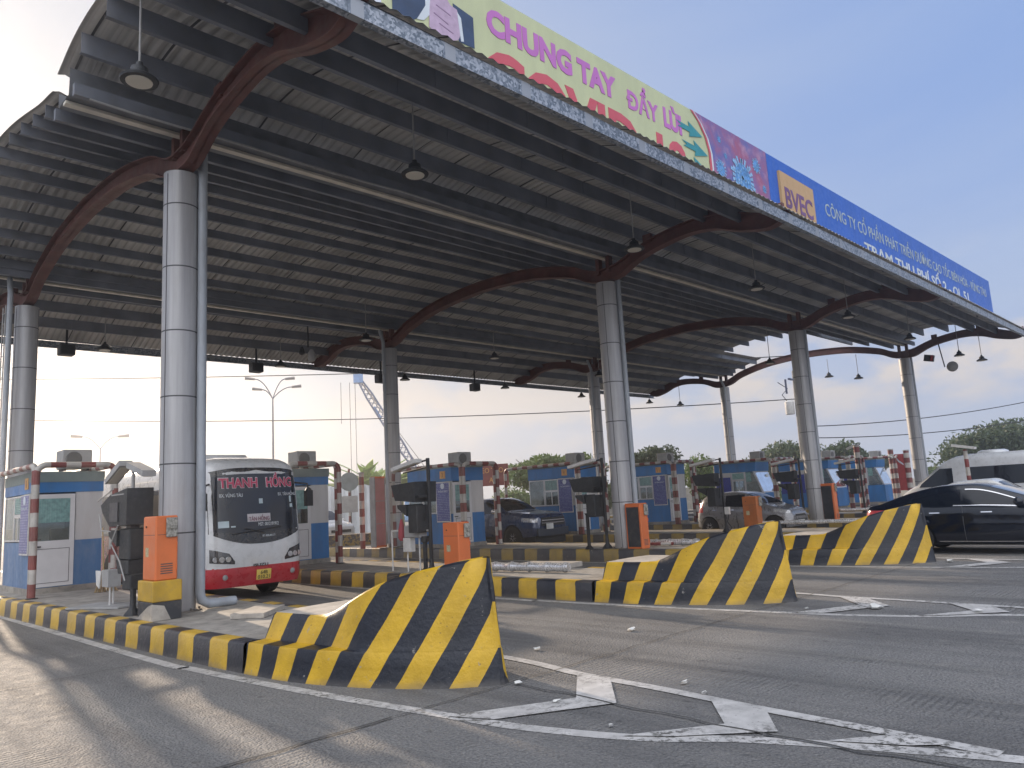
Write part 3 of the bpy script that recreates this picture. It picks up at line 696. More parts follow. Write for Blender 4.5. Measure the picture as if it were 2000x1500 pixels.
# the round edge of the yellow field and the virus picture
def m_virus():
    m, t, p = newmat('virus_print'); b = NB(t); pos = geo_pos(b)
    n = b.noise(pos, 1.6, 5, .6, .6); c = b.mix(b.rng(n, .35, .65), (.34, .10, .20), (.12, .13, .38)); c = b.mix(b.rng(b.noise(pos, 4, 3), .5, .8), c, (.45, .25, .38))
    b.l(c, p.inputs['Base Color']); p.inputs['Roughness'].default_value = .5; return m
MV = m_virus(); MVB = mat('virus_blue', (.10, .28, .60), .5, var=.5, scale=14, bump=0); MVL = mat('virus_light', (.25, .46, .72), .5, var=.4, scale=16, bump=0)
arcp = [(9.75, ztop(9.75)), (10.05, 10.36), (10.3, 10.05), (10.42, 9.7), (10.42, 9.3), (10.36, 9.0)]
flat([(x, z) for x, z in arcp]+[(13.40, 9.0), (13.40, ztop(13.4))], .006, MV, 'virus_picture', bb)
flat([(x-.08, z) for x, z in arcp]+[(x+.02, z) for x, z in arcp[::-1]], .011, MRED, 'arc_band', bb); flat([(x+.02, z-.01) for x, z in arcp]+[(x+.09, z-.01) for x, z in arcp[::-1]], .011, MCUFF, 'arc_band', bb)
for zz, xx in ((10.02, 9.25), (9.60, 9.42), (9.18, 9.36)):
    flat([(xx-.25, zz+.06), (xx+.3, zz+.06), (xx+.26, zz+.19), (xx+.86, zz-.02), (xx+.26, zz-.19), (xx+.3, zz-.07), (xx-.2, zz-.07), (xx-.05, zz)], .012, MTEAL, 'arrow', bb)
def virus(cx, cz, r, n, spikes=True):
    mb = MB(); mb.prism([(x, SY-.012, z) for x, z in ell(cx, cz, r, r, 24)], (0, -.004, 0)); 
    o = mb.build('virus_body', MVB, bb)
    mb = MB(); rr_ = random.Random(int(cx*100))
    for k in range(n):
        a = 2*math.pi*k/n+rr_.uniform(-.1, .1); l_ = r*rr_.uniform(1.25, 1.5); w = r*.06
        dx, dz_ = math.cos(a), math.sin(a); 
        mb.prism([(cx+dx*r*.9-dz_*w, SY-.018, cz+dz_*r*.9+dx*w), (cx+dx*r*.9+dz_*w, SY-.018, cz+dz_*r*.9-dx*w), (cx+dx*l_+dz_*w*2, SY-.018, cz+dz_*l_-dx*w*2), (cx+dx*l_-dz_*w*2, SY-.018, cz+dz_*l_+dx*w*2)], (0, -.003, 0))
    for k in range(n):
        a = rr_.uniform(0, 6.28); q = r*rr_.uniform(0, .8); mb.prism([(x, SY-.018, z) for x, z in ell(cx+q*math.cos(a), cz+q*math.sin(a), r*.09, r*.09, 8)], (0, -.003, 0))
    mb.build('virus_spikes', MVL, bb)
virus(11.95, 9.47, .42, 26); virus(10.85, 9.42, .18, 16); virus(12.75, 10.05, .16, 14); virus(12.95, 9.0, .2, 16); virus(10.9, 10.2, .07, 9); virus(11.15, 9.85, .06, 9); virus(13.1, 9.5, .09, 10); virus(11.45, 8.95, .10, 10)
mb = MB()
for k in range(4): mb.box((x0+.4+k*3.8, SY+.1, 8.9), (x0+.46+k*3.8, SY+.16, 10.3))
mb.cyl((x0, SY+.05, 10.41), (x1, SY+.05, ztop(x1)+.01), .02, 6); mb.build('frame', STEELD, bb)
b2 = tag(empty('billboard', (25, SY, 8.9)), 'long blue sign with pale lettering and an orange BVEC board on the roof', 'billboard')
mb = MB(); x0, x1 = 13.44, 36.6; zt2 = lambda x: 10.63+.0175*(x-13.44)
mb.add([(x0,SY,9.0),(x1,SY,9.2),(x1,SY,zt2(x1)),(x0,SY,zt2(x0)),(x0,SY+.1,9.0),(x1,SY+.1,9.2),(x1,SY+.1,zt2(x1)),(x0,SY+.1,zt2(x0))], [(0,1,2,3),(7,6,5,4),(0,4,5,1),(1,5,6,2),(2,6,7,3),(3,7,4,0)])
mb.build('panel', MBLUE, b2)
mb = MB()
for k in range(6): mb.box((x0+.5+k*4, SY+.1, 8.9), (x0+.56+k*4, SY+.16, 10.6))
mb.build('frame', STEELD, b2)
mb = MB(); mb.box((14.0, SY-.07, 9.02), (16.15, SY-.001, 10.28)); lb = mb.build('logo_board', MORN, b2)
lettering('lettering', 'BVEC', 1.75, .60, (15.08, SY-.076, 9.27), XA, ZA, mat('logo_violet', (.16, .07, .20), .5, bump=0), lb, .02)
lettering('lettering', 'CÔNG TY CỔ PHẦN PHÁT TRIỂN ĐƯỜNG CAO TỐC BIÊN HÒA - VŨNG TÀU', 18.6, .62, (26.4, SY-.006, 9.92), (1, 0, .0175), ZA, MWL, b2, 0)
cut_below(lettering('lettering', 'TRẠM THU PHÍ SỐ 2 - QL 51', 12.3, .80, (26.2, SY-.006, 9.10), (1, 0, .0175), ZA, mat('letter_white', (.6, .65, .68), .5, bump=0), b2, .02), 9.02)

#@@LAMPS
# ------------------------------------------------------------------ lamps under the canopy
def roof_z(x, y):
    P = SF if y < .2 else (SM if y < DD-.3 else SB); return zs(P, y)+dz(x)-.03
def lamp(x, y, z, label, ztop_=None):
    t = tag(empty('pendant_lamp', (x, y, z)), label, 'lamp', 'pendant lamps hanging under the canopy')
    MB().cyl((x, y, z+.25), (x, y, ztop_ or roof_z(x, y)), .016, 8).build('rod', GREYPL, t)
    MB().lathe((x, y, z), [(.24, .0), (.25, .03), (.20, .07), (.12, .12), (.11, .2), (.05, .24), (.04, .29)], 22).build('shade', DARKBOX, t, True, 50)
    MB().lathe((x, y, z), [(.17, -.012), (.175, .004)], 20).build('lens', LENS, t, True)
front = [(-1.69, -2.85), (3.11, -2.8), (10.01, -2.72), (16.3, -2.76), (23.14, -2.9), (30.3, -2.8), (37.86, -2.8)]
nmf = ['big lamp on the left at the top of the picture', 'lamp over the lane with the bus', 'front-row lamp left of the second front arch', 'front-row lamp just right of the second front arch', 'front-row lamp by the third front arch', 'front-row lamp right of the third front column', 'front-row lamp nearest the last column']
for (x, y), l_ in zip(front, nmf): lamp(x, y, 7.82, l_)
mids = [(10.17, 9.22, 'middle lamp above the crane top'), (16.76, 9.42, 'middle lamp right of the second rear column'), (24.86, 10.2, 'dim middle lamp above the third rear column'), (30.16, 3.63, 'lamp hanging in the gap of missing roof sheets'), (3.4, 9.3, 'middle lamp hidden behind the big left column')]
for x, y, l_ in mids: lamp(x, y, 7.82, l_)
for x, y, l_ in [(3.25, 14.98, 'rear lamp at far left against the sky'), (9.9, 15.0, 'rear lamp above the four-armed street lamp'), (16.61, 15.5, 'rear lamp just right of the second rear column'), (23.14, 15.3, 'rear lamp next to the rear loudspeaker over the wires'), (30.16, 15.8, 'rear lamp beside the third rear column'), (37.4, 15.85, 'rear lamp at the tip of the last rear arch')]: lamp(x, y, 7.8, l_)
for x, y, z, l_ in [(38.52, -3.61, 7.49, 'rightmost lamp hung from the end arch'), (38.52, 4.12, 7.85, 'lamp on a long rod left of two under the end arch'), (38.52, 2.49, 7.5, 'lamp on a long rod nearest the last front column'), (38.52, 14.17, 7.5, 'lamp under the rear end arch against clouds')]: lamp(x, y, z, l_, 8.9 if y > 0 else 8.9)
for x, y, l_ in [(2.22, 15.6, 'box loudspeaker at the rear eave, far left'), (9.21, 15.75, 'box loudspeaker beside the rear lamp above the street lamp'), (15.4, 15.75, 'box loudspeaker half behind the second rear column'), (21.4, 15.8, 'box loudspeaker hung from the rear eave over the trees')]:
    t = tag(empty('loudspeaker', (x, y, 7.9)), l_, 'loudspeaker', 'box loudspeakers along the rear eave')
    MB().box((x-.24, y-.2, 7.62), (x+.24, y+.2, 8.0), .03).build('cabinet', DARKBOX, t, True); MB().box((x-.03, y-.03, 8.0), (x+.03, y+.03, 8.9)).build('bracket', BLACK, t)
    MB().box((x-.2, y-.212, 7.66), (x+.2, y-.201, 7.96)).build('grille', BLACK, t)
t = tag(empty('floodlight', (38.5, -2.5, 7.3)), 'round floodlight on a bracket under the last arch', 'floodlight')
MB().cyl((38.5, -1.75, 8.7), (38.5, -1.9, 7.45), .03, 8).build('bracket', BLACK, t); MB().lathe((38.5, -2.25, 7.42), [(.05, -.12), (.2, -.06), (.27, .0), (.27, .04)], 20, 'x').build('housing', GREYPL, t, True)
t = tag(empty('signal_box', (38.4, -1.2, 8.0)), 'small black box with a red edge tilted under the last arch', 'signal box')
MB().obox((38.4, -1.25, 8.02), (.2, .46, .34), Matrix.Rotation(R(14), 3, 'X')).build('housing', BLACK, t); MB().obox((38.3, -1.4, 8.0), (.012, .12, .30), Matrix.Rotation(R(14), 3, 'X')).build('lens', mat('red_lens', (.4, .03, .03), .3, bump=0), t)
t = tag(empty('dome_camera', (9.2, 11.6, 7.6)), 'dark security camera pair hanging above the crane top', 'camera')
MB().cyl((9.2, 11.6, 9.3), (9.2, 11.6, 7.9), .03, 8).build('bracket', DARKBOX, t); MB().lathe((9.35, 11.6, 7.5), [(.02, -.14), (.11, -.1), (.14, 0), (.13, .2), (.05, .35)], 14).build('dome', GREYPL, t, True); MB().lathe((9.0, 11.7, 7.72), [(.02, -.12), (.10, -.06), (.11, 0), (.05, .2)], 14).build('dome', DARKBOX, t, True)

#@@BOOTHS
# ------------------------------------------------------------------ toll booths
def sidewin(mb, gl, x, y0, y1, z0, z1, nx):
    """window frame bars on a wall facing -x or +x (nx)"""
    a = .04; X0, X1 = (x-.02, x+.0) if nx < 0 else (x, x+.02)
    for p, q, r_, s_ in ((y0, y1, z0, z0+a), (y0, y1, z1-a, z1), (y0, y0+a, z0+a, z1-a), (y1-a, y1, z0+a, z1-a)): mb.box((X0, p, r_), (X1, q, s_))
    gx = (x-.008, x-.003) if nx < 0 else (x+.003, x+.008); gl.box((gx[0], y0+a, z0+a), (gx[1], y1-a, z1-a))
POSTER = None
def m_poster():
    m, t, p = newmat('fee_poster'); b = NB(t); pos = geo_pos(b); s = b.n('ShaderNodeSeparateXYZ'); b.l(pos, s.inputs[0])
    row = b.math('LESS_THAN', b.math('FRACT', b.math('MULTIPLY', s.outputs[2], 17)), .42)
    cols = b.math('GREATER_THAN', b.noise(b.vec(pos, (6, 22, 17)), 1, 2), .47)
    c = b.mix(b.rng(b.noise(pos, 3, 4), .3, .7), (.035, .05, .22), (.07, .09, .30)); c = b.mix(b.math('MULTIPLY', b.math('MULTIPLY', row, cols), .55), c, (.35, .38, .55))
    b.l(c, p.inputs['Base Color']); p.inputs['Roughness'].default_value = .35; return m
POSTER = m_poster(); NUMP = mat('number_plate_orange', (.62, .33, .10), .5, bump=0); DKRED = mat('numeral', (.30, .10, .04), .5, bump=0)
SKEL = mat('booth_interior', (.20, .20, .19), .8, var=.3, scale=3)
def booth(i, ox, label, y0=7.0, y1=9.4, num='1', style=0, fade=False):
    xc = ox+.30; x0, x1 = xc-.74, xc+.74; z0, z1 = .47, 3.08
    t = tag(empty('toll_booth', (xc, (y0+y1)/2, .35)), label, 'toll booth', 'toll booths on the islands')
    lower = BLUEL if fade else BLUEP
    if style == 0:
        MB().box((x0-.03, y0-.03, .34), (x1+.03, y1+.03, z0)).build('base', CONC, t)
        # -y end: door at left, panel at right
        w = MB(); w.box((x0+.02, y0, z0), (x1, y1, 1.50)); w.build('lower_wall', lower, t)
        w = MB(); w.box((x0+.9, y0, 1.5), (x1, y0+.05, 2.62)); w.box((x1-.05, y0+.05, 1.5), (x1, y1, 2.62)); w.box((x0+.02, y1-.05, 1.5), (x1-.05, y1, 2.62))
        w.build('wall', WHITEP, t); w = MB(); w.box((x0+.02, y0+.02, 1.5), (x0+.07, y0+.85, 2.62)); w.build('side_panel', WHITEP, t)
        w = MB(); w.box((x0-.01, y0-.012, 2.62), (x1+.012, y1+.012, 2.86 if i in (0, 1) else z1)); w.build('fascia_band', BLUEP, t)
        rf = MB(); rf.box((x0-.02, y0-.03, 2.86 if i in (0, 1) else z1), (x1+.03, y1+.03, z1+.02 if i in (0, 1) else z1+.06)); rf.build('roof', GREYG, t)
        d = MB(); d.box((x0+.03, y0-.03, z0+.02), (x0+.88, y0-.002, 1.45)); 
        for a, b_, c_, e_ in ((x0+.03, x0+.13, 1.45, 2.58), (x0+.78, x0+.88, 1.45, 2.58), (x0+.13, x0+.78, 2.48, 2.58), (x0+.13, x0+.78, 1.45, 1.52)): d.box((a, y0-.03, c_), (b_, y0-.002, e_))
        dr = d.build('door', mat('door_white', (.62, .62, .63), .45, var=.06), t)
        MB().box((x0+.13, y0-.016, 1.52), (x0+.78, y0-.010, 1.93)).build('pane', BOOTHGLASS, dr)
        cu = MB()
        for k in range(13): cu.box((x0+.135+k*.0495, y0-.022-(k % 2)*.004, 1.93), (x0+.135+k*.0495+.047, y0-.0165, 2.48))
        cu.build('blind', CURTAIN, dr)
        MB().box((x0+.06, y0-.06, 1.38), (x0+.2, y0-.03, 1.41)).build('handle', BLACK, dr)
        dg = MB(); dg.box((x0+.12, y0-.034, z0+.1), (x0+.79, y0-.0305, z0+.112)); dg.box((x0+.12, y0-.034, 1.33), (x0+.79, y0-.0305, 1.342)); dg.box((x0+.12, y0-.034, z0+.112), (x0+.132, y0-.0305, 1.33)); dg.box((x0+.778, y0-.034, z0+.112), (x0+.79, y0-.0305, 1.33)); dg.build('panel_groove', SEAM, dr)
        # -x side: windows and poster
        fr = MB(); gl = MB()
        sidewin(fr, gl, x0+.02, y0+.85, y0+1.6, 2.12, 2.6, -1); sidewin(fr, gl, x0+.02, y0+.85, y0+1.6, 1.52, 2.12, -1); sidewin(fr, gl, x0+.02, y0+1.62, y1-.02, 1.52, 2.6, -1)
        fr.box((x0, y0+1.2, 1.56), (x0+.018, y0+1.24, 2.08))
        f_ = fr.build('window_frame', ALU, t); gl.build('pane', BOOTHGLASS, f_)
        cu = MB()
        for k in range(9): cu.box((x0-.004, y0+.90, 2.18+k*.042), (x0+.010, y0+1.55, 2.18+k*.042+.03))
        cu.build('blind', CURTAIN, f_)
        po = MB(); po.box((x0-.045, y0+.06, 1.22), (x0-.025, y0+.80, 2.60)); p_ = po.build('poster_board', WHITEM, t)
        MB().box((x0-.052, y0+.09, 1.26), (x0-.0455, y0+.77, 2.57)).build('poster', POSTER, p_)
        MB().lathe((x0-.053, y0+.43, 2.46), [(.10, -.006), (.10, 0)], 18, 'x').build('poster_emblem', MCUFF, p_)
        lettering('poster_lettering', 'THÔNG BÁO', .5, .07, (x0-.054, y0+.43, 2.25), (0, -1, 0), ZA, MCUFF, p_, 0, .001)
        nb_ = MB(); nb_.box((x0-.03, y0+.30, 2.72), (x0-.012, y0+.58, 2.98)); q = nb_.build('number_plate', NUMP, t)
        lettering('numeral', num, .06 if len(num) == 1 else .14, .17, (x0-.032, y0+.44, 2.76), (0, -1, 0), ZA, DKRED, q, .02, .001)
    else:
        # traffic comes the other way here: raked windscreen on the near end
        yf = y0; rake = .42
        MB().box((x0-.03, y0+.1, .34), (x1+.03, y1+.03, z0)).build('base', CONC, t)
        w = MB(); w.prism([(x0, yf, z0), (x0, yf, 1.5), (x0, y1, 1.5), (x0, y1, z0)], (x1-x0, 0, 0)); w.build('lower_wall', BLUEP, t)
        w = MB(); w.prism([(x0, y0+1.75, 1.5), (x0, y1, 1.5), (x0, y1, 2.62), (x0, y0+1.75, 2.62)], (.05, 0, 0)); w.build('side_panel', WHITEP, t); w = MB(); w.prism([(x1-.05, yf+.1, 1.5), (x1-.05, y1, 1.5), (x1-.05, y1, 2.62), (x1-.05, yf+rake, 2.62)], (.05, 0, 0)); w.box((x0+.05, y1-.05, 1.5), (x1-.05, y1, 2.62)); w.build('wall', WHITEP, t)
        w = MB(); w.prism([(x0-.01, yf+rake-.05, 2.62), (x0-.01, y1+.01, 2.62), (x0-.01, y1+.01, z1), (x0-.01, yf+rake-.1, z1)], (x1-x0+.02, 0, 0)); w.build('fascia_band', BLUEP, t)
        MB().box((x0-.02, yf+rake-.1, z1), (x1+.02, y1+.02, z1+.05)).build('roof', GREYG, t)
        # raked screen
        def P_(x, s_): return (x, yf+rake*s_-.0, 1.5+1.12*s_)
        fr = MB(); gl = MB()
        for a, b_ in ((x0, x0+.07), (x1-.07, x1)): fr.prism([P_(a, 0), P_(b_, 0), P_(b_, 1), P_(a, 1)], (0, .05, .0))
        for s0, s1 in ((0, .06), (.94, 1)): fr.prism([P_(x0+.07, s0), P_(x1-.07, s0), P_(x1-.07, s1), P_(x0+.07, s1)], (0, .05, 0))
        gl.prism([P_(x0+.07, .06), P_(x1-.07, .06), P_(x1-.07, .94), P_(x0+.07, .94)], (0, .012, 0))
        # side window with slanted front bar
        fr.prism([(x0-.02, yf, 1.5), (x0-.02, yf+.08, 1.5), (x0-.02, yf+rake+.08, 2.62), (x0-.02, yf+rake, 2.62)], (.02, 0, 0))
        fr2 = fr; sidewin(fr2, gl, x0, y0+.98, y0+1.72, 2.22, 2.6, -1); sidewin(fr2, gl, x0, y0+.98, y0+1.72, 1.52, 2.2, -1)
        fr2.box((x0-.02, y0+1.33, 1.56), (x0, y0+1.37, 2.16)); fr2.box((x0-.02, y0+.92, 1.52), (x0, y0+.98, 2.62))
        gl.prism([(x0-.006, yf+.10, 1.53), (x0-.006, y0+.92, 1.53), (x0-.006, y0+.92, 2.6), (x0-.006, yf+rake+.09, 2.6)], (.004, 0, 0))
        f_ = fr2.build('window_frame', ALU, t); gl.build('pane', PALEGLASS, f_)
        cu = MB(); cu.box((x0-.012, yf+.62, 2.1), (x0-.008, yf+.90, 2.58)); cu.box((x0-.012, y0+1.02, 2.26), (x0-.009, y0+1.68, 2.56)); cu.build('blind', CURTAIN, f_)
        po = MB(); po.box((x0-.03, y0+1.80, 1.30), (x0-.012, y1-.06, 2.38)); po.build('poster', mat('deep_blue_poster', (.015, .03, .28), .4, var=.5, scale=16, bump=0), t)
        MB().lathe((x1-.35, yf+rake*.75+.0, 2.30), [(.17, -.02), (.17, -.012)], 20, 'y').build('round_sticker', MCUFF, t)
    # what stands inside, seen through the panes
    MB().box((x0+.10, y0+1.0, 1.5), (x0+.45, y1-.15, 1.56)).build('counter', SKEL, t)
    q_ = MB(); q_.box((x0+.16, y0+1.25, 1.56), (x0+.2, y0+1.6, 1.86), .01); q_.build('monitor', BLACK, t)
    q_ = MB(); q_.box((xc-.25, y0+.45, 1.5), (xc+.15, y0+.53, 1.78), .03); q_.build('seat_back', BLACK, t)
    MB().box((xc+.25, y0+.7, 1.5), (x1-.08, y0+1.2, 2.1)).build('locker', SKEL, t)
    # air conditioner on the roof
    ac = tag(empty('air_conditioner', (xc, y0+1.2, 3.1)), 'outdoor air conditioner unit on the roof of ' + ['the booth at far left', 'the booth right of the bus', 'the booth behind the blue pickup', 'the booth in front of the pickup', 'the booth right of the front column', 'the booth above the hatchback', 'the booth behind the third column', 'the farthest booth'][i], 'air conditioner', 'air conditioners on booth roofs')
    ax0, ax1, ay0, ay1 = xc-.05, xc+.6, y0+.4, y0+.95
    MB().box((ax0, ay0, 3.2), (ax1, ay1, 3.66), .02).build('casing', GREYPL, ac); MB().lathe(((ax0+ax1)/2-.08, ay0-.002, 3.43), [(.16, -.02), (.18, 0)], 20, 'y').build('fan_grille', mat('fan_grille_grey', (.12, .12, .12), .7), ac, True)
    mb = MB(); mb.box((ax0+.05, ay0+.05, 3.15), (ax0+.1, ay1-.05, 3.199)); mb.box((ax1-.1, ay0+.05, 3.15), (ax1-.05, ay1-.05, 3.199)); mb.build('feet', BLACK, ac)
    return t
BL = ['faded blue and white toll booth at the far left with a white door', 'blue and white toll booth just right of the bus', 'blue toll booth with a purple notice, left of the dark blue pickup', 'blue toll booth in front of the dark blue pickup', 'blue toll booth with its grey door ajar, right of the second front column', 'blue toll booth with raked windscreen above the grey hatchback', 'blue toll booth with raked windscreen just right of the third front column', 'farthest blue toll booth with raked windscreen']
booth(0, OFF[0]-.11, BL[0], 7.0, 9.6, '1', 0, True); booth(1, OFF[1]-.22, BL[1], 7.0, 9.4, '2'); booth(2, OFF[2]-.38, BL[2], 6.95, 9.4, '3'); booth(3, OFF[3]-.28, BL[3], 6.9, 9.4, '4'); booth(4, OFF[4]-.25, BL[4], 6.6, 9.0, '11')
booth(5, 31.85, BL[5], 5.3, 8.0, '12', 1); booth(6, 38.6, BL[6], 4.3, 7.6, '13', 1); booth(7, 45.0, BL[7], 3.9, 6.4, '14', 1)

# red and white pipe guards round each booth
def guard(ox, y0, y1, label, right=True, zt_=3.18):
    xa, xb = ox+.3-1.12, ox+.3+(1.0 if ox > 30 else .47); r = .065; t = tag(empty('pipe_guard', (ox+.3, (y0+y1)/2, .35)), label, 'pipe guard', 'red and white pipe guards around the booths')
    def U(p0, p1, name):
        p0, p1 = Vector(p0), Vector(p1); d = (p1-p0).normalized(); e = .2; mb = MB(); pts = [p0+Vector((0, 0, .35))]
        pts += [Vector((p0.x, p0.y, zt_-e))]
        for k in range(1, 6): a = math.pi/2*k/6; pts.append(Vector((p0.x, p0.y, zt_-e))+d*e*(1-math.cos(a))+Vector((0, 0, e*math.sin(a))))
        for q in np.linspace(.1, .9, 8): pts.append(Vector((p0.x, p0.y, zt_))+(Vector((p1.x, p1.y, zt_))-Vector((p0.x, p0.y, zt_)))*q)
        for k in range(1, 6): a = math.pi/2*(1-k/6); pts.append(Vector((p1.x, p1.y, zt_-e))-d*e*(1-math.cos(a))+Vector((0, 0, e*math.sin(a))))
        pts += [Vector((p1.x, p1.y, zt_-e)), p1+Vector((0, 0, .35))]
        return mb.tube(pts, r, 14).build(name, REDW, t, True, 60)
    U((xa, y0, 0), (xb, y0, 0), 'hoop'); U((xa, y0+.14, 0), (xa, y1, 0), 'hoop')
    if right: U((xb, y0+.14, 0), (xb, y1, 0), 'hoop')
    mb = MB()
    for x, y in ((xa, y0), (xb, y0), (xa, y1)): mb.lathe((x, y, .35), [(.12, 0), (.12, .012), (.07, .02)], 12)
    mb.build('foot', BLACK, t); return t
guard(OFF[0]+.08, 5.85, 11, 'pipe guard around the far-left booth'); guard(OFF[1]-.22, 5.95, 11, 'pipe guard around the booth right of the bus'); guard(OFF[2]+.0, 6.3, 10.3, 'pipe guard around the booth left of the pickup')
guard(OFF[3]-.1, 6.4, 10.6, 'pipe guard around the booth in front of the pickup'); guard(OFF[4]-.1, 6.0, 10, 'pipe guard around the booth right of the second front column'); guard(31.9, 4.4, 9.0, 'pipe guard around the booth above the hatchback'); guard(38.3, 3.2, 8.2, 'pipe guard around the booth behind the third front column'); guard(44.8, 2.9, 7.4, 'pipe guard around the farthest booth')
# thick striped bollards at the far islands and the one by the red lightbox
for x, y, z, r, l_ in [(36.9, 2.5, 3.75, .15, 'tall thick striped post topped by a camera near the farthest booths'), (44.2, 3.2, 3.62, .16, 'left thick striped post beside the red banner'), (44.3, 2.35, 3.5, .16, 'right thick striped post beside the red banner'), (11.4, 11.6, 3.2, .1, 'striped post left of the pink lightbox')]:
    t = tag(empty('striped_post', (x, y, .35)), l_, 'post', 'thick red and white posts'); MB().tube([(x, y, .34), (x, y, z)], r, 18).build('pole', REDW, t, True, 50); MB().lathe((x, y, z), [(r+.012, -.05), (r+.012, .02), (.02, .03)], 18).build('cap', GREYPL, t)
t = tag(empty('security_camera', (36.7, 2.5, 3.6)), 'small white camera on the tall striped post', 'camera'); MB().obox((36.68, 2.78, 3.62), (.12, .34, .12), Matrix.Rotation(R(-20), 3, 'X')).build('housing', WHITEM, t); MB().cyl((36.75, 2.64, 3.55), (36.78, 2.5, 3.5), .02, 6).build('bracket', BLACK, t)
t = tag(empty('red_banner', (44.3, 2.75, 2)), 'red notice banner strung between two thick striped posts', 'banner')
MB().box((44.28, 2.5, 1.1), (44.32, 3.04, 3.3)).build('sheet', mat('banner_red', (.42, .06, .06), .6, var=.15, scale=6), t); MB().prism([(44.27, 3.0, 3.2), (44.27, 2.78, 2.9), (44.27, 2.56, 2.7), (44.27, 2.56, 2.6), (44.27, 2.8, 2.78), (44.27, 3.0, 3.05)], (-.004, 0, 0)).build('slogan_band', MCUFF, t)
t = tag(empty('lightbox', (11.63, 10.8, .35)), 'tall pink upright lightbox with glowing orange ends by the second rear column', 'lightbox')
PK = mat('pink_acrylic', (.50, .20, .20), .4, var=.1, scale=3, bump=0)
MB().box((11.42, 10.75, .45), (11.86, 11.0, 2.94)).build('face', PK, t); mb = MB(); mb.box((11.38, 10.72, .40), (11.419, 11.03, 2.99)); mb.box((11.861, 10.72, .40), (11.89, 11.03, 2.99)); mb.box((11.42, 10.74, 1.24), (11.86, 10.749, 1.26)); mb.box((11.42, 10.74, 2.08), (11.86, 10.749, 2.10)); mb.build('frame', GREYPL, t)
mb = MB(); mb.box((11.42, 10.72, .38), (11.86, 11.03, .449)); mb.box((11.42, 10.72, 2.941), (11.86, 11.03, 3.01)); mb.build('end_strip', mat('orange_strip', (.75, .16, .04), .4, bump=0), t)

#@@GEAR
# ------------------------------------------------------------------ barrier cabinets and lane gear
def cabinet(x, y, z0, z1, label, worn=False, plinth=None, dark_face=False, w=.34, d=.52, rot=0):
    t = tag(empty('barrier_cabinet', (x, y, .35)), label, 'barrier cabinet', 'orange barrier cabinets')
    OR = ORANGED if worn else ORANGE; hx, hy = w/2, d/2
    if plinth:
        MB().box((x-hx-.05, y-hy-.05, .34), (x+hx+.05, y+hy+.05, .62), .015).build('plinth', BLKP, t); MB().box((x-hx-.052, y-hy-.052, .62), (x+hx+.052, y+hy+.052, plinth), .012).build('plinth_top', YELP, t)
        fl = MB(); fl.prism([(x-hx-.062, y+hy+.04, .35), (x-hx-.062, y-hy-.06, .35), (x-hx-.062, y-hy-.06, .60), (x-hx-.062, y-hy+.10, .56), (x-hx-.062, y+hy-.1, .42)], (.008, 0, 0)); fl.prism([(x-hx-.06, y-hy-.064, .35), (x-hx+.22, y-hy-.064, .35), (x-hx+.12, y-hy-.064, .56), (x-hx-.06, y-hy-.064, .6)], (0, .008, 0)); fl.build('bare_concrete_patch', CONCL, t)
        z0 = plinth
    MB().box((x-hx, y-hy, z0), (x+hx, y+hy, z1), .02).build('body', OR, t)
    if dark_face: MB().box((x-hx-.012, y-hy+.06, z0+.06), (x-hx-.001, y+hy-.06, z1-.10)).build('door', BLKP, t)
    else:
        g_ = MB(); g_.box((x-hx-.003, y-hy+.03, z1-.29), (x-hx-.0005, y+hy-.03, z1-.283)); g_.box((x-hx+.03, y-hy-.003, z1-.29), (x+hx-.03, y-hy-.0005, z1-.283)); g_.build('lid_seam', SEAM, t)
    v_ = MB()
    for k in range(5): v_.box((x-.09, y-hy-.004, z0+.10+k*.035), (x+.09, y-hy-.0005, z0+.115+k*.035))
    v_.build('vent_slots', SEAM, t)
    h_ = MB(); h_.cyl((x+hx-.02, y-hy-.008, z0+.15), (x+hx-.02, y-hy-.008, z0+.24), .009, 6); h_.cyl((x+hx-.02, y-hy-.008, z1-.5), (x+hx-.02, y-hy-.008, z1-.41), .009, 6); h_.build('hinge', OR, t)
    if not dark_face: MB().box((x-hx-.003, y+.02, z1-.62), (x-hx-.0006, y+.14, z1-.48)).build('label_plate', mat('worn_label', (.45, .40, .25), .6, var=.4, scale=30, bump=0), t)
    # stub where the arm was broken off
    b_ = MB(); b_.box((x-.02, y-hy-.045, z1-.33), (x+.15, y-hy-.004, z1-.03), .01); b_.lathe((x+.06, y-hy-.05, z1-.17), [(.035, -.03), (.045, 0)], 10, 'y'); b_.build('arm_bracket', mat('grimy_metal', (.30, .29, .26), .6, .2, var=.6, scale=25), t)
    MB().cyl((x-hx-.012, y+.12, z1-.16), (x-hx, y+.12, z1-.16), .015, 8).build('lock', BLACK, t)
    return t
cabinet(-.48, -.58, .95, 1.91, 'orange barrier cabinet on a yellow plinth beside the big left column', plinth=.93)
cabinet(5.85, -.32, .34, 1.44, 'orange barrier cabinet poking up behind the nearest striped nose')
cabinet(12.2, -.55, .34, 1.57, 'orange barrier cabinet with black door leaning on the second front column', dark_face=True)
cabinet(18.9, -.5, .34, 1.52, 'rust-orange barrier cabinet in front of the grey hatchback', worn=True)
cabinet(25.3, -.5, .34, 1.80, 'orange barrier cabinet with black door beside the third front column', dark_face=True)
